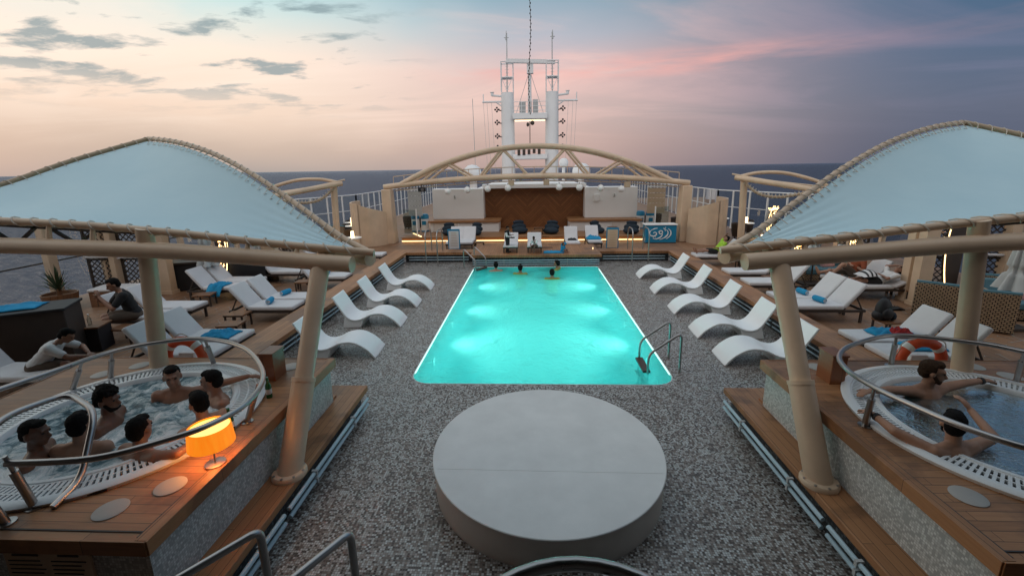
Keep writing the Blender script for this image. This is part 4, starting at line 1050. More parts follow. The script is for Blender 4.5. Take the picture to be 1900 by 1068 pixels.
for k, a in enumerate((-3.95,-3.05,-2.12,-1.2,1.12,2.03,2.98,3.9)):
    lab = 'white unlit globe lamp hanging from the arch truss, %s from port' % ('first','second','third','fourth','fifth','sixth','seventh','eighth')[k]
    loc = (CX+a, 19.95, lowz(a)-.27)
    if k == 0: g0.location = loc; g0['label'] = lab; g0['group'] = 'globe lamps under the truss'
    else: dup(g0, loc, 0, lab)
t = thing('floodlight', 'small black floodlight under the port end of the arch truss', 'floodlight', (CX-5.15,19.98,lowz(5.2)-.3))
build('housing', MB().box((0,0,0), (.34,.2,.2), .1), M['black'], t, bevel=.02); build('bracket', MB().tube([(0,0,.1),(0,.05,.3)], .02, 6), M['dark'], t); build('lens', MB().lathe([(.001,0),(.07,0),(.07,.01),(.001,.01)], n=16, cap0=False, cap1=False), M['steel'], t).matrix_local = Matrix.Translation((.05,-.115,0)) @ Matrix.Rotation(PI/2, 4, 'X')
for a, q in ((-1.05,'left of the mast'),(.55,'under the middle'),(4.2,'near the starboard wing')):
    t = thing('loudspeaker', 'small cream loudspeaker hanging under the arch truss, %s' % q, 'loudspeaker', (CX+a,20.15,lowz(a)-.28), 0, 'loudspeakers under the truss')
    build('cabinet', MB().box((0,0,0), (.26,.22,.26)), M['cream_dark'], t, bevel=.02); build('bracket', MB().box((0,0,.18), (.05,.05,.14)), M['dark'], t)
# curved cream screens and glass panels beside the pillars
for s in (-1, 1):
    pts = [(X(s,7.65)+s*.95*math.cos(a), 20.4+1.5*math.sin(a)) for a in [math.radians(-150+i*9) for i in range(20)]] if s > 0 else [(X(s,7.65)+s*.95*math.cos(a), 20.6+1.5*math.sin(a)) for a in [math.radians(-150+i*9) for i in range(20)]]
    m = MB(); nP = len(pts)
    for i in range(nP-1):
        (a, b), (c, d_) = pts[i], pts[i+1]
        h0, h1 = 2.05-.45*max(0, 1-i/9), 2.05-.45*max(0, 1-(i+1)/9)
        q = .08*s
        m.add([(a,b,.1),(c,d_,.1),(c,d_,h1),(a,b,h0),(a+q,b+.03,.1),(c+q,d_+.03,.1),(c+q,d_+.03,h1),(a+q,b+.03,h0)], [(0,1,2,3),(5,4,7,6),(3,2,6,7),(0,3,7,4),(1,5,6,2)])
    one('curved_screen', m, M['cream'], 'curved cream privacy screen outboard of the %s pillar' % ('port' if s < 0 else 'starboard'), 'screen', 'curved cream screens', loc=(X(s,8.4),20.3,.1))
    t = thing('glass_panel', 'clear glass panel inboard of the %s pillar' % ('port' if s < 0 else 'starboard'), 'glass panel', (X(s,6.05),20.9,.35), 0, 'stage glass panels')
    build('pane', MB().box((0,0,.65), (.9,.02,1.2), s*.55), M['glass'], t); build('post', MB().box((-s*.38,-.24,.65), (.05,.05,1.3)), M['white'], t)
    t = thing('roller_blind', 'ribbed grey blind hanging behind the %s pillar' % ('port' if s < 0 else 'starboard'), 'blind', (X(s,6.0),21.8,1.2), 0, 'ribbed blinds')
    m = MB()
    for k in range(5): m.box((0,0,.12+k*.25), (.86 if s > 0 else .7,.03,.235))
    build('slats', m, M['grey_cloth'] if s < 0 else M['cream_dark'], t); build('head_rail', MB().box((0,0,1.3), (.9,.08,.06)), M['white'], t)
# ------------------------------------------------------------------ mast
t = thing('mast', 'tall white twin column radar mast beyond the fore stage', 'mast', (CX-.2,45,.1))
mx = -.07
for s in (-1, 1):
    cx_ = mx + s*2.18
    build('column', MB().lathe([(.001,.1),(.68,.1),(.66,6),(.62,10.65),(.001,10.65)], (cx_,45,0), 28, cap0=False, cap1=False), M['mastwhite'], t, world=True)
    m = MB()
    for a in (-.58,.58):
        for b in (-.5,.5): m.tube([(cx_+a,45+b,10.65),(cx_+a,45+b,13.4)], .04, 6)
    for zz in (12.0,13.4):
        for b in (-.5,.5): m.tube([(cx_-.58,45+b,zz),(cx_+.58,45+b,zz)], .05, 6)
        for a in (-.58,.58): m.tube([(cx_+a,44.5,zz),(cx_+a,45.5,zz)], .05, 6)
    m.tube([(cx_-.55,44.5,12),(cx_,44.5,10.8)], .03, 6); m.tube([(cx_+.55,44.5,12),(cx_,44.5,10.8)], .03, 6)
    for zz in np.arange(10.9,13.3,.3): m.tube([(cx_-.18,44.6,zz),(cx_+.18,44.6,zz)], .02, 5)
    m.box((cx_,45,12.0), (1.2,1.05,.06))
    build('lantern_cage', m, M['mastwhite'], t, world=True)
    m = MB(); m.tube([(cx_,44.6,10.7),(cx_-.05*s,44.6,15.9)], .05, 6, radii=[.07,.04]); m.tube([(cx_-.22,44.6,15.5),(cx_+.22,44.6,15.5)], .03, 6); m.tube([(cx_,44.6,15.3),(cx_,44.6,16.1)], .08, 6, radii=[.09,.02])
    build('whip_pole', m, M['grey_cloth'], t, world=True)
    m = MB(); xe = mx+s*4.66
    m.tube([(cx_+s*.5,45,9.85),(xe,45,9.85)], .09, 8); m.tube([(cx_+s*.5,45,9.4),(cx_+s*1.2,45,9.85)], .06, 6); m.tube([(xe-s*.1,45,9.85),(xe-s*.1,45,10.6)], .05, 6); m.tube([(cx_+s*.5,45,10.35),(cx_+s*1.5,45,10.45)], .1, 8)
    m.lathe([(.001,0),(.14,0),(.14,.3),(.2,.3),(.2,.36),(.001,.36)], (cx_+s*1.5,45,10.4), 12)
    build('yard', m, M['mastwhite'], t, world=True)
    for k, xo in enumerate((.1,.45,.9)): build('halyard', MB().tube([(xe-s*xo,45,9.8),(xe-s*(xo+.25),45,3)], .018, 4), M['grey_cloth'], t, world=True)
    for zz in (9.1,7.9,6.6,5.5):
        m = MB(); xx = cx_+s*1.05
        m.tube([(cx_+s*.55,45,zz-.1),(xx,44.9,zz)], .05, 6)
        for k in range(4):
            a = PI/2*k; m.ell((xx+.17*math.cos(a),44.8,zz+.17*math.sin(a)), (.10,.10,.10), nu=8, nv=6)
        build('signal_lamp', m, M['black'], t, world=True)
build('platform', MB().box((mx,45,8.4), (3.4,1.6,.55)), M['mastwhite'], t, world=True, bevel=.05)
build('platform', MB().box((mx,45,4.55), (3.4,1.6,.5)), M['mastwhite'], t, world=True, bevel=.05)
build('lit_bay', MB().box((mx,45.5,8.08), (3.0,.6,.06)), glow('mast bay light', (1,.78,.5), 1.6), t, world=True)
for zs in ((8.7,8.9,9.3,9.7),(4.8,5.1,5.5)):
    m = MB()
    for zz in zs[1:]: m.tube([(mx-1.65,44.2,zz),(mx+1.65,44.2,zz)], .025, 6)
    for a in np.linspace(-1.6,1.6,5): m.tube([(mx+a,44.2,zs[0]),(mx+a,44.2,zs[0]+1.0)], .025, 6)
    build('platform_rail', m, M['mastwhite'], t, world=True)
m = MB(); m.tube([(mx,44.8,8.6),(mx,44.8,13.2)], .17, 12, radii=[.2,.15]); m.box((mx+.05,44.7,12.75), (.62,.5,.9)); build('radar_post', m, M['mastwhite'], t, world=True)
build('radar_scanner', MB().box((mx+.1,44.5,13.35), (4.7,.34,.34), .1, 0, .02), M['mastwhite'], t, world=True)
build('equipment_box', MB().box((mx+.55,44.5,9.3), (.5,.4,1.2)), M['grey_cloth'], t, world=True); build('equipment_box', MB().box((mx-.7,44.6,9.2), (.6,.4,1.1)), M['grey_cloth'], t, world=True)
m = MB(); rn = random.Random(8)
for k in range(5): m.box((mx-1.1+k*.5,44.3,5.0+.1*rn.random()), (.28,.3,.4+.3*rn.random()))
m.ell((mx+.25,44.3,7.75), (.2,.2,.22)); m.ell((mx-.2,44.3,7.6), (.14,.14,.2)); m.tube([(mx,44.3,7.9),(mx,44.3,5)], .04, 6)
build('horns_and_lamps', m, M['dark'], t, world=True)
m = MB()
for s in (-1, 1): m.tube([(mx+s*.1,44.7,12.3),(mx+s*1.3,44.4,8.7)], .025, 5)
build('stay', m, M['grey_cloth'], t, world=True)
# the dressing line of lamps running from the mast head
P = [(mx+.02-.10*math.sin(k*.16), 44.2-.10*k, 8.6+k*.235) for k in range(52)]
m = MB(); m.tube(P, .022, 6)
for k, p in enumerate(P):
    m.ell((p[0]+.03*(-1)**k, p[1], p[2]), (.055,.055,.09), nu=7, nv=5)
one('dressing_line', m, M['dark'], 'dark line of lamps climbing from the mast out of the picture', 'cable', loc=(mx,44.2,8.6))
for k, (xx, yy, zz, r, q) in enumerate(((-4.1,31,3.35,.62,'left of the mast foot'),(3.5,31,3.35,.62,'right of the mast foot'),(2.35,32,4.0,.33,'on a thin post right of the mast'))):
    t = thing('radome', 'white satellite dome %s' % q, 'radome', (xx,yy,2.2), 0, 'white satellite domes')
    build('dome', MB().lathe([(r*.8,-r*.8),(r,-r*.2),(r,r*.2),(r*.86,r*.6),(r*.5,r*.9),(.001,r)], (0,0,zz-2.4), 24, cap1=False), M['mastwhite'], t, smooth=80); build('pedestal', MB().tube([(0,0,-.3),(0,0,zz-2.4-r*.7)], r*.35, 12), M['mastwhite'], t)
# low deckhouse roof forward of the stage
m = MB(); m.box((CX,33,1.2), (7.0,16,2.2)); m.box((CX,25.6,2.46), (5.4,1.6,.12)); one('forward_house', m, M['white'], 'low white deckhouse behind the stage backdrop', 'deckhouse', loc=(CX,33,.1), bevel=.02)
t = thing('antenna', 'thin whip antenna standing left of the mast', 'antenna', (-5.6,45,3)); build('whip', MB().tube([(0,0,-2),(-.1,0,7.2)], .03, 5), M['grey_cloth'], t); build('base', MB().tube([(0,0,-2),(0,0,0)], .08, 8), M['mastwhite'], t)
# ------------------------------------------------------------------ glass wind screens along the ship's sides
def screen(P0, P1, n, zt, label, tilt=.0):
    t = thing('wind_screen', label, 'wind screen', (P0[0], P0[1], .1), 0, 'glass wind screens')
    P0, P1 = Vector((*P0, .1)), Vector((*P1, .1)); sg = 1 if P0.x > 0 else -1
    up = lambda p, z: Vector((p.x + sg*tilt*(z-.1), p.y, z))
    for i in range(n+1):
        p = P0.lerp(P1, i/n); build('post', MB().bar(up(p,.1), up(p,zt), .06 if zt < 2.3 else .13, .09 if zt < 2.3 else .16), M['mastwhite'] if zt < 2.3 else M['cream'], t, world=True)
    for zz, r in ((zt,.03),(1.25,.02)): build('rail', MB().tube([up(P0,zz), up(P1,zz)], r, 6), M['mastwhite'] if zt < 2.3 else M['dark'], t, world=True)
    m = MB(); m.add([up(P0,.2), up(P1,.2), up(P1,zt-.03), up(P0,zt-.03)], [(0,1,2,3)]); build('pane', m, M['glass'], t, world=True)
for s in (-1, 1):
    w_ = 'port' if s < 0 else 'starboard'
    screen((X(s,12.9),2), (X(s,12.9),19.5), 12, 3.0, 'tall glass wind screen with cream posts along the %s rail' % w_, .06)
    screen((X(s,12.9),19.5), (X(s,10.3),25), 6, 2.12, 'glass wind screen turning inboard at the %s bow' % w_)
    screen((X(s,10.3),25), (X(s,10.1),46), 22, 2.12, 'long white glass wind screen along the %s bow' % w_)
# ------------------------------------------------------------------ cabanas: dark fins with glowing leaf pattern, lattice panels
def leaves(m, poly, n, size, seed, off):
    """small leaf shapes scattered along the inside of an outline, standing proud of the panel"""
    rn = random.Random(seed); L = [Vector((a, b)) for a, b in poly]
    for k in range(n):
        q = k/n*(len(L)-1); i = int(q); p = L[i].lerp(L[min(i+1,len(L)-1)], q-i)
        for e in range(2):
            c = p + Vector((rn.uniform(-.07,.07), rn.uniform(-.05,.05))); a = rn.uniform(0, PI); s1 = size*rn.uniform(.6,1.2)
            pts = [(c.x+s1*math.cos(a)*math.cos(u)-s1*.45*math.sin(a)*math.sin(u), c.y+s1*math.sin(a)*math.cos(u)+s1*.45*math.cos(a)*math.sin(u)) for u in [2*PI*j/6 for j in range(6)]]
            m.extrude(pts, (0,off,0), (1,0,0), (0,0,1), (0,-1,0), .012)
def fin(loc, sgn, H, W, label, seed, lit=True, leafy=True):
    """upright leaf-shaped cabana fin; sgn tells which side its curved edge faces"""
    t = thing('cabana_fin', label, 'cabana fin', loc, 0, 'dark cabana fins')
    ed = [(sgn*W*(.5-.55*math.sin(PI*(.12+.70*k/14))**1.2), H*k/14) for k in range(15)]
    poly = ed + [(sgn*W*.55, H*.90), (sgn*W*.55, 0)]
    m = MB(); inner = [(a+sgn*.16, b*.93+.02) for a, b in ed][2:]
    m.extrude(poly, (0,-.03,0), (1,0,0), (0,0,1), (0,1,0), .06); build('panel', m, M['dark'], t, smooth=30)
    build('edge_light', MB().tube([(a,-.05,b) for a, b in ed], .013, 6), M['warm_led2'] if lit else M['cream_dark'], t)
    m = MB(); leaves(m, [(a+sgn*.14, b) for a, b in ed][1:], 46, .028, seed, -.031)
    leaves(m, [(sgn*W*(-.0+.5*k/6), H*.93) for k in range(7)], 16, .028, seed+1, -.031)
    if leafy: q_ = build('leaf_pattern', m, M['warm_led2'] if lit else M['cream_dark'], t)
    return t
for k, (s, dx, yy, H, W, q, sg) in enumerate(((1,9.45,18.0,1.75,.62,'glowing between the starboard bow canopy and the sail',1),(1,9.0,12.7,2.0,.5,'behind the rust shirted man',1),(1,9.62,10.5,2.75,.7,'with one lit edge by the starboard column',1),(1,8.6,14.6,1.2,.35,'low by the crossing of beam and tube',1),
        (-1,9.7,15.6,1.75,.55,'glowing under the port canopy tip',-1),(-1,9.2,12.3,2.3,.55,'glowing behind the port beam',-1),(-1,11.2,12.6,2.3,.5,'glowing beside the port column',-1),(-1,10.3,13.9,2.2,.45,'glowing between port parasol and pilaster',-1))):
    fin((X(s,dx),yy,.1), sg, H, W, 'dark curved cabana fin %s' % q, 20+k, leafy=k not in (2,6))
def lattice(loc, rz, w_, H, label, seed):
    t = thing('lattice_screen', label, 'screen', loc, rz, 'carved lattice screens')
    m = MB()
    for e in (-1, 1): m.box((e*w_/2,0,H/2), (.05,.06,H))
    for zz in (.03, H*.40, H-.03): m.box((0,0,zz), (w_,.06,.05))
    build('frame', m, M['dark'], t)
    m = MB(); rn = random.Random(seed); n_ = int(w_/.075); r_ = int((H*.85)/.075)
    for i in range(n_+1):
        for j in range(r_+1):
            cx_, cz_ = -w_/2+.04+i*.075, H*.14+j*.075; a = (PI/4 if (i+j) % 2 else -PI/4)+rn.uniform(-.25,.25)
            m.box((cx_,0,cz_), (.098,.018,.022), 0, 0, a)
    build('fretwork', m, M['dark'], t)
    build('lower_panel', MB().box((0,0,H*.07), (w_-.04,.03,H*.12)), M['dark'], t)
    m = MB(); m.tube([(-w_/2,-.08,H*.43),(w_/2,-.08,H*.43)], .03, 8); m.tube([(-w_/2,-.03,H*.43),(-w_/2,-.12,H*.43)], .045, 8); build('cross_bar', m, M['cushion'], t)
for k, (s, xx, yy, w_, H, rz, q) in enumerate(((-1,-12.2,11.6,.8,2.6,.12,'beside the glass with sea behind'),(-1,-11.25,11.6,.7,2.6,.12,'beside the cream pilaster behind the man in black'),(1,9.85,11.0,.85,2.7,-.2,'left of the starboard column'),(1,11.15,10.9,.6,2.7,-.2,'beyond the folded parasol'),(1,9.75,13.4,.8,2.2,-.1,'dark beyond the starboard beam'),(-1,-8.9,14.4,.7,2.2,.1,'behind the port beam, left of the towels'))):
    lattice((xx,yy,.1), rz, w_, H, 'dark carved lattice screen %s' % q, k)
def pilaster(loc, w_, H, label, ry=0):
    t = thing('pilaster', label, 'pilaster', loc, 0, 'cream pilasters')
    build('shaft', MB().box((0,0,H/2), (w_,.22,H), 0, 0, ry), M['cream'], t, bevel=.01); build('base', MB().box((0,0,.05), (w_+.06,.28,.1)), M['cream'], t)
for k, (xx, yy, w_, H, q) in enumerate(((-11.70,11.45,.16,2.7,'slim, between the two port lattice screens'),(-10.55,11.7,.42,2.7,'broad, behind the man in black'),(-8.35,13.3,.45,2.4,'broad, behind the port beam'),(-12.6,10.6,.18,2.9,'slim, against the sea by the palm'),(-12.2,11.7,.1,2.9,'thin, against the sea'),(9.35,10.9,.12,2.7,'slim, carrying the starboard lattice'),(11.5,10.8,.22,2.7,'beyond the folded starboard parasol'),(9.35,12.9,.2,2.3,'short, beyond the rust shirted man'),(9.9,14.2,.25,2.4,'far, under the starboard sail'),(9.35,10.5,.3,2.7,'broad, just behind the starboard column'))):
    pilaster((xx,yy,.1), w_, H, 'cream pilaster, %s' % q)
# roof of the port cabana seen under the sail
for s in (-1, 1):
    m = MB(); m.box((X(s,11.2),11.9,2.82), (3.4,1.9,.08)); m.box((X(s,11.2),10.97,2.78), (3.4,.06,.2))
    one('cabana_roof', m, M['dark'], 'flat dark cabana roof under the outer edge of the %s sail' % ('port' if s < 0 else 'starboard'), 'cabana roof', 'cabana roofs', loc=(X(s,11.2),11.9,2.7))
# smaller canopies by the bow
for s in (-1, 1):
    t = thing('bow_canopy', 'small cream canopy frame of tubes on the %s bow' % ('port' if s < 0 else 'starboard'), 'canopy frame', (X(s,8.35),18,.1), 0, 'bow canopy frames')
    W2 = lambda L: [(X(s,a), b, c) for a, b, c in L]
    build('post', MB().tube(W2([(8.45,18,.1),(8.35,18,2.9)]), .13, 16), M['cream'], t, world=True)
    build('beam', MB().tube(catmull(W2([(8.05,18.1,2.98),(9.2,16.6,2.72),(10.6,15.0,2.40)]), 6), .10, 12), M['cream'], t, world=True)
    build('arch', MB().tube(catmull(W2([(8.1,18.1,2.99),(8.9,18.0,3.16),(9.9,17.8,3.12),(11.0,17.4,2.75),(11.6,17,2.3)]), 8), .07, 12), M['cream'], t, world=True)
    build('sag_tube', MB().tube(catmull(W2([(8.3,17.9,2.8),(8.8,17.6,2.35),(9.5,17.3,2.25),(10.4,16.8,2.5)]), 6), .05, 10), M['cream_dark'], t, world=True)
    m = MB(); rope_loops(catmull(W2([(8.3,17.9,2.8),(8.8,17.6,2.35),(9.5,17.3,2.25),(10.4,16.8,2.5)]), 6), .05, .13, m, lambda c: Vector((0,0,1)), .10, .012); build('rope', m, M['rope'], t, world=True)
    build('edge_tube', MB().tube(catmull(W2([(7.95,18.2,3.12),(9.0,17,2.85),(10.6,15.6,2.62)]), 6), .035, 10), M['cream'], t, world=True)
# ------------------------------------------------------------------ lounge furniture
def sofa(loc, rz, w_, label, d=1.0):
    t = thing('wicker_sofa', label, 'sofa', loc, rz, 'wicker sofas')
    build('back', MB().box((0,.38,.42), (w_,.07,.80)), M['rattan'], t, bevel=.015); build('back_cap', MB().tube([(-w_/2,.38,.84),(w_/2,.38,.84)], .035, 8), M['teal'], t)
    for e in (-1, 1): build('arm', MB().box((e*(w_/2-.03),.0,.33), (.07,.78,.62)), M['rattan'], t, bevel=.015)
    build('base', MB().box((0,.0,.14), (w_-.12,.72,.20)), M['rattan'], t); build('seat_cushion', MB().box((0,-.02,.33), (w_-.14,.72,.16)), M['teal'], t, bevel=.04)
    build('back_cushion', MB().box((-w_*.22,.27,.58), (w_*.42,.15,.42), 0, -.2), M['teal'], t, bevel=.05); build('back_cushion', MB().box((w_*.22,.27,.58), (w_*.42,.15,.42), 0, -.2), M['teal'], t, bevel=.05)
    build('scatter_cushion', MB().box((w_*.1,.05,.50), (.42,.14,.28), .2, -.5), M['pink'], t, bevel=.05)
sofa((9.0,9.62,.1), 2.43, .78, 'wicker sofa with its woven back turned to the starboard loungers'); sofa((9.48,9.02,.1), 2.6, .62, 'wicker sofa hidden behind the starboard white column')
sofa((10.75,9.6,.1), -.35, 1.5, 'wicker sofa with teal and pink cushions behind the folded parasol'); sofa((7.55,16.0,.1), PI+.5, 1.0, 'small wicker sofa beyond the man in the lime shirt')
sofa((8.6,12.9,.1), .0, 1.5, 'blue cushioned wicker sofa behind the rust shirted man'); sofa((9.0,16.6,.1), PI+.2, 1.2, 'wicker sofa near the starboard bow canopy post'); sofa((-9.3,20.6,.1), PI-.3, 1.2, 'wicker sofa behind the port bow canopy post')
def parasol(loc, label, H=1.95):
    t = thing('parasol', label, 'parasol', loc, 0, 'folded grey parasols')
    build('base', MB().box((0,0,.04), (.5,.5,.07)), M['dark'], t, bevel=.01); build('pole', MB().tube([(0,0,.07),(0,0,H+.1)], .022, 8), M['dark'], t)
    m = MB()
    def fn(u, v):
        a = 2*PI*u; z = H - v*(H-.82)
        r = (.03 + .15*v**.7) * (1 + .30*math.sin(6*a+v*1.5) + .10*math.sin(11*a+3*v))
        if v > .72: r *= 1 + (v-.72)*1.4
        if .60 < v < .72: r *= .72
        return (r*math.cos(a), r*math.sin(a), z)
    m.grid(fn, 60, 26); build('folded_cloth', m, M['grey_cloth'], t, smooth=80)
    return t
parasol((9.82,8.95,.1), 'folded grey parasol on a pole beside the teal sofa', 2.0); parasol((-9.25,11.75,.1), 'folded grey parasol behind the port column', 2.3); parasol((9.8,18.3,.1), 'folded pale parasol inside the glowing starboard fin', 1.6); parasol((-8.75,13.4,.1), 'folded grey parasol behind the port beam', 2.1); parasol((8.0,12.4,.1), 'folded parasol behind the starboard beam', 1.7)
# dark cabinets and boxes on the port deck
t = thing('service_counter', 'dark service counter with folded blue towels on its top', 'counter', (-9.2,7.0,.1))
build('body', MB().box((0,0,.52), (1.5,.7,1.04), .5), M['dark'], t, bevel=.015); build('top', MB().box((0,0,1.06), (1.56,.76,.05), .5), M['black'], t, bevel=.01)
crumple('towel', (-9.35,6.95,1.19), 1.0,.45,.07, 'flat blue towels on top of the dark service counter', M['blue'], 14, rz=.5)
t = thing('dark_cabinet', 'long dark cabinet with sloping cover behind the port column', 'cabinet', (-9.55,12.6,.1)); build('body', MB().box((0,0,.40), (2.6,.8,.8), .35), M['black'], t, bevel=.02); build('cover', MB().box((0,0,.83), (2.7,.9,.06), .35), M['dark'], t, bevel=.01)
t = thing('tray_box', 'black serving box with a bottle on its lid beside the man in black', 'serving box', (-8.75,7.75,.1)); build('body', MB().box((0,0,.24), (.5,.42,.48), .3), M['black'], t, bevel=.01); build('lid', MB().box((0,0,.495), (.55,.46,.03), .3), M['table_wood'], t, bevel=.005); build('handle', MB().tube([(-.08,-.24,.36),(.1,-.19,.36)], .012, 6), M['steel'], t)
t = thing('water_bottle', 'clear water bottle on the black serving box', 'bottle', (-8.72,7.75,.61)); build('body', MB().lathe([(.03,0),(.032,.12),(.014,.17),(.014,.2)], n=14, cap1=False), M['glass'], t); build('cap', MB().lathe([(.016,.2),(.016,.22)], n=12), M['white'], t)
t = thing('planter', 'spiky palm in a round brown planter by the port glass', 'planter', (-12.1,10.2,.1))
build('pot', MB().lathe([(.001,0),(.30,0),(.36,.45),(.33,.45),(.31,.38),(.001,.38)], n=24, cap0=False, cap1=False), M['table_wood'], t)
m = MB(); rn = random.Random(2)
for k in range(46):
    a = rn.uniform(0, 2*PI); e = rn.uniform(.25,1.45); L_ = rn.uniform(.45,.75); d0 = Vector((math.cos(a)*math.cos(e), math.sin(a)*math.cos(e), math.sin(e))); sd_ = Vector((-math.sin(a), math.cos(a), 0))*.022
    b_ = Vector((0,0,.5)); mid = b_+d0*L_*.6; tip = b_+d0*L_+Vector((0,0,-.12*math.cos(e)))
    m.add([b_-sd_*.6, b_+sd_*.6, mid+sd_, tip, mid-sd_], [(0,1,2,4),(4,2,3)])
build('fronds', m, paint('palm leaf', (.03,.055,.02), .6, .3), t, smooth=0); build('trunk', MB().tube([(0,0,.36),(0,0,.56)], .05, 8), M['table_wood'], t)
t = thing('storage_bench', 'low wicker bench with pale cushion against the port glass', 'bench', (-11.1,10.75,.1)); build('body', MB().box((0,0,.2), (1.0,.55,.4), .15), M['table_wood'], t, bevel=.01); build('cushion', MB().box((0,0,.44), (1.05,.6,.08), .15), M['cushion'], t, bevel=.03)
t = thing('backpack', 'black backpack standing on a small table on the starboard deck', 'backpack', (7.0,8.55,.42))
build('bag', MB().ell((0,0,.21), (.15,.11,.24), nu=16, nv=12).caps((-.08,0,.10), (.09,0,.10), .11, .11).ell((.02,-.10,.15), (.11,.06,.12)), M['black'], t, smooth=80); build('strap', MB().tube(catmull([(-.05,.03,.38),(0,.03,.46),(.06,.03,.38)], 5), .014, 6), M['black'], t); build('pocket', MB().ell((.16,-.05,.09), (.06,.07,.09)), M['navy'], t, smooth=80)
crumple('striped_cushion', (X(1,7.9),13.55,.56), .5,.3,.12, 'striped cushion on a lounger beyond the starboard beam', M['grey_cloth'], 21, cat='cushion')
crumple('sandals', (8.55,10.15,.11), .34,.22,.06, 'dark sandals on the boards by the reclining man in white', M['black'], 22, cat='sandals')
# lantern tables by the bow screens
def ltable():
    t = thing('lantern_table', '', 'table'); build('top', MB().lathe([(.001,.66),(.36,.66),(.36,.69),(.001,.69)], n=24, cap0=False, cap1=False), M['white'], t); build('leg', MB().tube([(0,0,0),(0,0,.66)], .035, 8, radii=[.05,.03]), M['white'], t)
    build('lantern', MB().lathe([(.001,.69),(.06,.69),(.065,.80),(.055,.95),(.001,.95)], n=14, cap0=False, cap1=False), M['lantern'], t); return t
lt = ltable()
for k, (xx, yy, q) in enumerate(((-9.0,21.4,'behind the port curved screen'),(-9.6,22.8,'farther out at the port bow'),(-10.0,18.9,'under the port bow canopy'),(10.2,21.0,'beside the starboard curved screen'),(9.9,23.0,'farther along the starboard bow glass'),(10.3,17.2,'near the glowing starboard fin'),(10.9,19.4,'between starboard bow post and glass'),(8.2,15.6,'by the tip of the starboard sail'),(-7.4,17.5,'by the port pillar'))):
    lab = 'white table with a lit lantern %s' % q
    if k == 0: lt.location = (xx,yy,.1); lt['label'] = lab; lt['group'] = 'tables with lit lanterns'
    else: dup(lt, (xx,yy,.1), 0, lab)
def wchair():
    t = thing('wicker_chair', '', 'chair'); build('shell', MB().lathe([(.26,.1),(.32,.4),(.34,.72),(.31,.72),(.29,.4),(.001,.36)], n=20, cap1=False), M['dark'], t); build('cushion', MB().lathe([(.001,.36),(.27,.36),(.27,.45),(.001,.46)], n=18, cap0=False, cap1=False), M['grey_cloth'], t)
    for a in range(4): build('leg', MB().box((.2*math.cos(a*PI/2+.8),.2*math.sin(a*PI/2+.8),.06), (.04,.04,.12)), M['black'], t)
    return t
wc = wchair()
for k, (xx, yy, q) in enumerate(((-8.6,22.2,'behind the port curved screen'),(-9.4,21.9,'left of the port lantern table'),(-9.9,23.6,'farther out at the port bow'),(9.7,20.6,'right of the starboard curved screen'),(10.6,21.8,'at the starboard bow glass'),(9.5,22.2,'behind the starboard lantern'),(11.2,18.9,'outboard of the starboard bow post'),(10.4,16.4,'near the glowing fin'),(-10.6,18.2,'under the port bow canopy'),
        (-6.4,24.4,'behind the port towel bins'),(-7.2,25.2,'farther behind the port bins'),(6.3,24.2,'behind the starboard towel bins'),(7.1,25.1,'farther behind the starboard bins'),(7.7,23.2,'by the starboard blind'))):
    lab = 'round dark wicker chair %s' % q
    if k == 0: wc.location = (xx,yy,.1); wc['label'] = lab; wc['group'] = 'round wicker chairs'
    else: dup(wc, (xx,yy,.1), .4*k, lab)
# ------------------------------------------------------------------ people
PENDING = []
def V3(*a): return Vector(a)
def hand(m, wr, d, side, curl=.5, k=1.0, palm_n=None):
    """palm, five unequal fingers bent at the knuckle, thumb from the side of the palm"""
    d = d.normalized(); n = (palm_n or V3(0,0,-1)); n = (n - d*n.dot(d)); n = n.normalized() if n.length > 1e-3 else d.orthogonal().normalized()
    a = d.cross(n)*side
    R = Matrix((a, d, n)).transposed()
    m.ell(wr + d*.045*k, (.040*k, .052*k, .018*k), R, 12, 8)
    for i, (o, L) in enumerate(((-.030,.062),(-.010,.072),(.010,.068),(.029,.052))):
        b = wr + d*.085*k + a*o*k; kn = b + (d*(1-.35*curl) + n*.6*curl)*L*.55*k; tp = kn + (d*(1-.9*curl) + n*1.0*curl).normalized()*L*.5*k
        m.caps(b - d*.02*k, kn, .0105*k, .0095*k, 8); m.caps(kn, tp, .0095*k, .008*k, 8)
    b = wr + d*.03*k - a*.034*k; kn = b + (d*.6 - a*.8 + n*.3).normalized()*.038*k; m.caps(b, kn, .013*k, .011*k, 8); m.caps(kn, kn + (d*.85 - a*.25 + n*.4).normalized()*.034*k, .011*k, .009*k, 8)
def frame(f, up):
    f = f.normalized(); r = f.cross(up).normalized(); u = r.cross(f); return Matrix((r, f, u)).transposed()
BASE = dict(pel=(0,0,0), chest=(0,0,.30), neck=(0,0,.475), head=(0,.03,.635), shL=(-.185,0,.425), shR=(.185,0,.425), elL=(-.25,.04,.15), elR=(.25,.04,.15), wrL=(-.20,.22,.02), wrR=(.20,.22,.02),
            hiL=(-.095,.02,-.02), hiR=(.095,.02,-.02), knL=(-.12,.43,.0), knR=(.12,.43,.0), anL=(-.12,.44,-.41), anR=(.12,.44,-.41), toL=(-.13,.62,-.45), toR=(.13,.62,-.45), hf=(0,1,0), hu=(0,0,1))
STAND = dict(knL=(-.10,.03,-.42), knR=(.10,.03,-.42), anL=(-.10,-.01,-.83), anR=(.10,-.01,-.83), toL=(-.12,.15,-.88), toR=(.12,.15,-.88))
def tilt(J, ang, keys=('chest','neck','head','shL','shR','elL','elR','wrL','wrR')):
    R = Matrix.Rotation(ang, 3, 'X'); J = dict(J)
    for k in keys: J[k] = tuple(R @ Vector(J[k]))
    return J
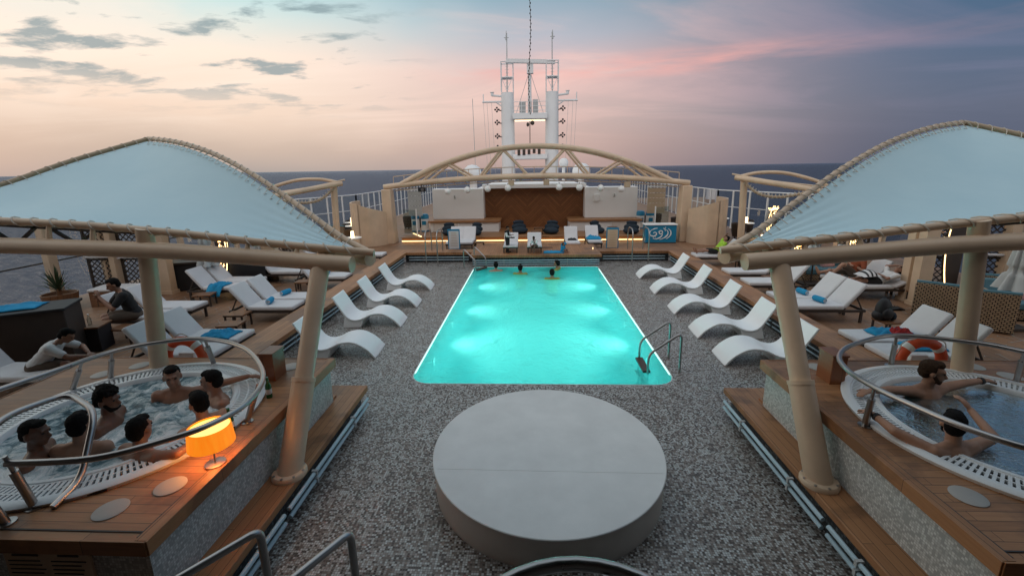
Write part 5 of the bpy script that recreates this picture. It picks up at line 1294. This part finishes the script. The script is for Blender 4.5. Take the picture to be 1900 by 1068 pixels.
def person(label, loc, rz, pose, skin='skin2', hair='hair', scale=1.0, voxel=.011, shirt=None, sleeves=1, bottom=None, longleg=False, beard=None, curls=False, vest=None, curl=.6, fat=1.0, watch=None, short=False, group=None):
    J = {**BASE, **pose}; hf, hu = Vector(J['hf']), Vector(J['hu']); J = {k: Vector(v) for k, v in J.items()}
    t = thing('person', label, 'person', loc, rz, group); t.scale = (scale,)*3
    sp = (J['neck']-J['pel']).normalized(); rt = (J['shR']-J['shL']).normalized(); fw = sp.cross(rt)*-1 if False else rt.cross(sp)*-1
    fw = sp.cross(rt); R = Matrix((rt, fw, sp)).transposed()
    def torso(m, g):
        m.ell(J['pel']+sp*.02, (.165*fat+g, .115*fat+g, .13+g), R); m.ell(J['pel'].lerp(J['chest'], .5), (.145*fat+g, .105*fat+g, .17+g), R)
        m.ell(J['chest']+sp*.02, (.165+g, .112+g, .175+g), R); m.caps(J['chest']+sp*.08-rt*.05, J['shL'], .085+g, .062+g); m.caps(J['chest']+sp*.08+rt*.05, J['shR'], .085+g, .062+g)
    m = MB(); torso(m, 0)
    m.caps(J['neck']-sp*.06, J['neck']+(J['head']-J['neck'])*.5, .058, .052); m.caps(J['shL']-rt*-.02, J['neck'], .05, .045); m.caps(J['shR']-rt*.02, J['neck'], .05, .045)
    for s_, q in (('L',-1),('R',1)):
        m.caps(J['sh'+s_], J['el'+s_], .056, .043); m.caps(J['el'+s_], J['wr'+s_], .043, .029)
        hd = J.get('hd'+s_) or (J['wr'+s_]-J['el'+s_]); hand(m, J['wr'+s_]+hd.normalized()*.01, hd, q, curl, 1.0, J.get('hn'+s_))
        m.caps(J['hi'+s_], J['kn'+s_], .088*fat, .060); m.caps(J['kn'+s_], J['an'+s_], .058, .038); mid = J['kn'+s_].lerp(J['an'+s_], .3); m.ell(mid, (.056,.056,.09), frame(fw, sp) if abs((J['kn'+s_]-J['an'+s_]).normalized().dot(sp)) < .99 else None)
        m.caps(J['an'+s_], J['to'+s_], .042, .030); m.caps(J['an'+s_], J['an'+s_]-(J['to'+s_]-J['an'+s_]).normalized()*.04, .042, .036)
    H = frame(hf, hu); hc = J['head']; P = lambda x_, y_, z_: hc + H @ V3(x_, y_, z_)
    m.ell(P(0,-.008,.03), (.074,.094,.092), H); m.ell(P(0,.025,-.035), (.058,.070,.078), H); m.ell(P(0,.060,-.082), (.032,.026,.024), H, 10, 8)
    m.caps(P(0,.086,.018), P(0,.108,-.022), .011, .017, 8); m.ell(P(0,.085,.034), (.058,.014,.012), H, 10, 6); m.ell(P(0,.088,-.052), (.026,.012,.010), H, 10, 6)
    for e in (-1, 1): m.ell(P(e*.077,-.005,-.005), (.012,.022,.033), H, 8, 6)
    PENDING.append((build('body', m, M[skin], t, smooth=0), voxel, 5))
    for e in (-1, 1): build('eye', MB().ell(P(e*.032,.086,.016), (.013,.008,.008), H, 8, 6), M['black'], t, smooth=80)
    m = MB(); h0 = .001 if short else .009
    m.ell(P(0,-.020,.048), (.076+h0, .090+h0, .080+h0), H, 18, 12); m.ell(P(0,-.055,.0), (.068+h0, .052+h0, .075), H, 14, 10)
    m.ell(P(0,.035,.095), (.058,.045,.030+h0), H, 12, 8)
    if curls:
        rn = random.Random(9)
        for k in range(40):
            a, b = rn.uniform(0, 2*PI), rn.uniform(.15,1.45); m.ell(P(.083*math.cos(a)*math.sin(b), -.02+.10*math.sin(a)*math.sin(b), .055+.088*math.cos(b)), (.026,)*3, None, 8, 6)
    # the hair keeps clear of the face: below the hairline it is tucked inside the skull
    Hi = H.transposed(); vs = []
    for v in m.v:
        q = Hi @ (Vector(v)-hc)
        if (q.y > .030 and q.z < .072) or (q.y > -.012 and q.z < .022) or q.z < -.080:
            c_ = V3(0,-.015,.03); q = c_ + (q-c_)*.72
        vs.append(tuple(hc + H @ q))
    m.v = vs; o = build('hair', m, M[hair], t, smooth=0); PENDING.append((o, voxel*.7, 1))
    if beard:
        m = MB(); m.ell(P(0,.048,-.075), (.050,.046,.034), H, 12, 8); m.caps(P(-.055,.02,-.03), P(-.04,.06,-.08), .018, .022); m.caps(P(.055,.02,-.03), P(.04,.06,-.08), .018, .022)
        PENDING.append((build('beard', m, M[beard], t, smooth=0), voxel*.8, 3))
    if shirt or vest:
        m = MB(); torso(m, .016)
        if sleeves:
            for s_ in 'LR':
                m.caps(J['sh'+s_], J['sh'+s_].lerp(J['el'+s_], .7 if sleeves == 1 else 1), .074, .064)
                if sleeves == 2: m.caps(J['el'+s_], J['el'+s_].lerp(J['wr'+s_], .85), .058, .044)
        PENDING.append((build('shirt' if shirt else 'life_vest', m, M[shirt or vest], t, smooth=0), voxel, 4))
    if shirt and vest:
        m = MB(); torso(m, .030); PENDING.append((build('waistcoat', m, M[vest], t, smooth=0), voxel, 3))
    if bottom:
        m = MB(); m.ell(J['pel']+sp*.0, (.180*fat, .130*fat, .14), R)
        for s_ in 'LR':
            if longleg: m.caps(J['hi'+s_], J['kn'+s_], .104, .078); m.caps(J['kn'+s_], J['an'+s_].lerp(J['kn'+s_], .06), .076, .062)
            else: m.caps(J['hi'+s_], J['hi'+s_].lerp(J['kn'+s_], .72), .105, .090)
        PENDING.append((build('trousers' if longleg else 'shorts', m, M[bottom], t, smooth=0), voxel, 4))
        if longleg:
            for s_ in 'LR': build('shoe', MB().caps(J['an'+s_]-V3(0,0,.02), J['to'+s_], .052, .042), M['black'], t, smooth=80)
    if watch:
        w0, w1 = J['wr'+watch], J['el'+watch]; d_ = (w1-w0).normalized(); build('wrist_band', MB().tube([w0+d_*.02, w0+d_*.05], .037, 12), M['black'], t)
    return t

# seven men in the port tub (their bodies go on under the foam)
TG = 'men in the port hot tub'
def spread(side, dx, dy, dz=.475):
    """an arm laid along the rim on one side"""
    q = -1 if side == 'L' else 1
    return {'el'+side: (q*.43, dy*.5, dz-.01), 'wr'+side: (q*.43+dx*.24, dy, dz+.01), 'hd'+side: V3(dx, dy*.4, -.1)}
KW = dict(scale=1.13)
def tubman(label, x_, y_, faceang, hfang, pose={}, zt=1.235, **k):
    """faceang: body heading; hfang: head heading (degrees, 0 = away from the viewer, 90 = to port)"""
    sc = k.pop('scale', 1.06); x_ *= .985; y_ *= .985; rz = math.radians(faceang); ha = math.radians(hfang-faceang)
    p = dict(hf=(-math.sin(ha), math.cos(ha), k.pop('look', -.08))); p.update(pose)
    person(label, (x_, y_, zt-.635*sc), rz, p, scale=sc, voxel=.009, bottom='black', group=k.pop('grp', TG), **k)
tubman('bare chested man facing the viewer with one arm along the far rim', -4.17, 4.48, 195, 218, {**spread('L',-1,-.12)}, skin='skin2', short=True)
tubman('man with short dark hair in profile looking to port, beside the far rim', -3.60, 4.38, 140, 95, {}, skin='skin2', short=True)
tubman('man with black hair seen from behind, nearest the rail post', -3.40, 3.90, 70, 60, {}, zt=1.22, skin='skin1', short=True)
tubman('curly haired bearded man in profile at the outboard side of the tub', -4.46, 3.92, -70, -85, {}, skin='skin3', curls=True, beard='hair')
tubman('man with dark skin in profile, low in the foam behind the looped rail', -4.62, 3.37, -60, -80, {}, zt=1.21, skin='skin3', short=True)
tubman('man seen from behind framed by the looped grab rail', -4.28, 3.47, 10, 25, {}, zt=1.22, skin='skin1', short=True)
tubman('man seen from behind with one arm along the near rim', -3.63, 3.40, -15, 5, {'elR': (.36,.05,.46), 'wrR': (.40,.30,.50), 'hdR': V3(.3,1,-.1)}, zt=1.23, skin='skin2', short=True)
# two bathers in the starboard tub
tubman('bearded man with swept back hair, both arms spread along the far rim', 4.43, 4.66, 190, 235, {**spread('L',-1,.02), **spread('R',1,.02)}, zt=1.25, skin='skin1', hair='hair_brown', beard='hair_brown', watch='L', grp='men in the starboard hot tub')
tubman('man seen from behind with arms along the near rim and one hand raised', 3.78, 3.62, 10, -35, {'elL': (-.34,.20,.50), 'wrL': (-.32,.42,.525), 'hdL': V3(.1,1,-.1), 'elR': (.42,.02,.48), 'wrR': (.46,.24,.60), 'hdR': V3(-.2,.5,.6)}, zt=1.225, skin='skin1', short=True, beard='hair', watch='L', grp='men in the starboard hot tub')
# swimmers
SG = 'swimmers at the far end of the pool'
def swimmer(label, x_, y_, rz, **k):
    person(label, (x_, y_, .18-.635), math.radians(rz), k.pop('pose', {}) or dict(elL=(-.35,.12,.33), elR=(.35,.12,.33), wrL=(-.38,.36,.34), wrR=(.38,.36,.34)), voxel=.016, scale=k.pop('scale', 1.0), bottom='black', group=SG, **k)
swimmer('dark haired swimmer with bare shoulders by the port pool ladder', -1.24, 14.75, 10, skin='skin1')
swimmer('swimmer in a pale yellow life vest, second from the port ladder', -.38, 14.3, -5, vest='vest_yellow', sleeves=0)
swimmer('swimmer facing port with an arm on the timber ledge', .92, 15.0, 70, vest='vest_yellow', sleeves=0, pose=dict(hf=(.2,1,0), elL=(-.3,.3,.38), wrL=(-.25,.55,.40), elR=(.3,.25,.35), wrR=(.2,.5,.34)))
swimmer('swimmer in a yellow top, nearest of the four to the viewer', .66, 13.6, 0, vest='vest_yellow', sleeves=0)
# the waiter
person('waiter in white shirt, dark waistcoat and trousers holding a tray', (-.90, 16.0, .4+.90*.60), -PI/2-.35, {**STAND, 'elL': (-.22,.10,.17), 'wrL': (-.10,.30,.22), 'elR': (.24,.08,.16), 'wrR': (.12,.32,.12), 'hf': (0,1,-.35)}, skin='skin2', scale=.60, voxel=.013, shirt='shirt_white', sleeves=2, vest='shirt_black', bottom='black', longleg=True)
one('serving_tray', MB().lathe([(.001,0),(.13,0),(.14,.012),(.001,.014)], (-.73,15.86,.98), 24, cap0=False, cap1=False), M['black'], 'round dark tray carried by the waiter', 'tray', loc=(-.73,15.86,.98))
# fore deck sitters
person('man in a pale shirt sitting forward on a fore deck lounger, hand to chin', (.16, 15.78, .70), PI-.5, {**tilt(BASE, -.45), 'elL': (-.20,.38,.14), 'wrL': (-.05,.36,.36), 'hdL': V3(.3,0,1), 'elR': (.22,.36,.12), 'wrR': (.10,.50,.06), 'hf': (0,1,-.5)}, skin='skin3', scale=.52, voxel=.014, shirt='shirt_white', bottom='shorts_khaki')
person('child wrapped in a blue and white hooded towel on the timber ledge', (1.18, 15.92, .44), PI+.9, {'knL': (-.14,.28,.22), 'knR': (.14,.28,.22), 'anL': (-.12,.42,-.03), 'anR': (.12,.42,-.03), 'toL': (-.13,.58,-.04), 'toR': (.13,.58,-.04)}, skin='skin2', scale=.44, voxel=.014, shirt='blue', sleeves=2)
m = MB(); 
def hood(u, v):
    a = PI*(.08+.84*u); e = v
    return (1.22+.15*math.cos(a+.9)*(1-.25*e)*1.0, 15.96+.13*math.sin(a+.9)*(1-.25*e), .41+.32*e-.05*math.sin(5*a)*.1)
m.grid(hood, 20, 10); m.ell((1.23,15.98,.72), (.085,.08,.06))
one('hooded_towel', m, M['blue'], 'blue hooded towel round the child on the timber ledge', 'towel', loc=(1.22,15.96,.41), smooth=70)
# people on the loungers
REC = {**tilt(BASE, .72), 'knL': (-.11,.43,.02), 'knR': (.11,.43,.02), 'anL': (-.11,.84,-.03), 'anR': (.11,.84,-.03), 'toL': (-.15,.90,.12), 'toR': (.15,.90,.12)}
person('man in a lime green shirt and cap lying on a lounger by the bow', (6.38,15.05,.60), PI/2, {**REC, 'elR': (.34,-.42,.46), 'wrR': (.12,-.45,.66), 'hf': (.1,.8,.4), 'hu': (0,-.5,.85)}, skin='skin2', scale=.82, voxel=.014, shirt='shirt_green', bottom='shirt_black')
person('man in a rust shirt reclining with one knee raised', (8.62,11.75,.62), PI/2, {**tilt(BASE, .35), **{k: REC[k] for k in ('knR','anR','toR')}, 'knL': (-.14,.36,.26), 'anL': (-.12,.62,-.02), 'toL': (-.13,.78,-.02), 'wrL': (.02,.0,.22), 'wrR': (-.02,.05,.20), 'elL': (-.30,-.10,.10), 'elR': (.30,-.10,.10), 'hf': (.2,1,-.3)}, skin='skin1', scale=.95, voxel=.013, shirt='shirt_orange', bottom='shorts_khaki')
person('man in a white shirt lying back with a hand behind his head', (8.80,11.1,.56), PI/2, {**tilt(BASE, 1.15), 'knL': (-.11,.43,.02), 'knR': (.11,.43,.02), 'anL': (-.11,.84,-.03), 'anR': (.11,.84,-.03), 'toL': (-.15,.90,.12), 'toR': (.15,.90,.12), 'elR': (.36,-.50,.34), 'wrR': (.14,-.64,.40), 'elL': (-.28,-.05,.12), 'wrL': (-.08,-.02,.18), 'hf': (0,.5,.9), 'hu': (0,-.9,.5)}, skin='skin2', scale=.88, voxel=.013, shirt='shirt_white', bottom='shirt_black', fat=1.1)
one('striped_towel', MB().grid(lambda u, v: (8.30+.42*u, 10.86+.40*v, .70+.13*math.sin(PI*u)*math.sin(PI*v)**.5+.03*u), 16, 10), None or M['cushion'], 'white towel with dark stripes over the reclining man in white', 'towel', loc=(8.5,11.1,.7), smooth=70)
m = MB()
for k in (0.18,.42,.66): m.grid(lambda u, v: (8.30+.42*(k+.10*u), 10.86+.40*v, .706+.13*math.sin(PI*(k+.10*u))*math.sin(PI*v)**.5+.03*(k+.1*u)), 2, 10)
build('stripes', m, M['black'], bpy.data.objects['striped_towel'], world=True, smooth=70)
person('man dressed in black sitting on a lounger, hands raised to his face', (-8.62,8.62,.56), PI-.75, {**tilt(BASE, -.30), 'elL': (-.24,.30,.20), 'elR': (.22,.32,.18), 'wrL': (-.06,.44,.42), 'wrR': (.04,.46,.36), 'hdL': V3(.2,.1,1), 'hdR': V3(-.2,.1,1), 'hf': (0,1,-.35)}, skin='skin2', scale=1.12, voxel=.012, shirt='shirt_black', bottom='shorts_khaki')
person('man in a white shirt hunched on a lounger, seen from behind', (-7.95,6.12,.52), -1.15, {**tilt(BASE, -.75), 'elL': (-.24,.52,.16), 'elR': (.24,.52,.16), 'wrL': (-.05,.66,.10), 'wrR': (.06,.66,.08), 'hf': (0,1,-.7), 'hu': (0,.6,.8)}, skin='skin2', scale=.98, voxel=.012, shirt='shirt_white', bottom='shorts_khaki')

# fuse every figure into one continuous skin
for o, vx, it in PENDING:
    r = o.modifiers.new('fuse', 'REMESH'); r.mode = 'VOXEL'; r.voxel_size = vx
    q = o.modifiers.new('soft', 'SMOOTH'); q.iterations = it; q.factor = .5
dg = bpy.context.evaluated_depsgraph_get()
new = [(o, bpy.data.meshes.new_from_object(o.evaluated_get(dg), preserve_all_data_layers=False, depsgraph=dg)) for o, _, _ in PENDING]
for o, me in new:
    old = o.data; o.modifiers.clear(); mt = old.materials[0]; o.data = me
    if not me.materials: me.materials.append(mt)
    if o.name.startswith('hair'):
        for v in me.vertices:
            v.co += v.normal*(.0045 if 'curly' not in o.parent['label'] else .009)*(mn.noise(v.co*62)+.5*mn.noise(v.co*140))
    me.shade_smooth(); me.name = o.name; bpy.data.meshes.remove(old)
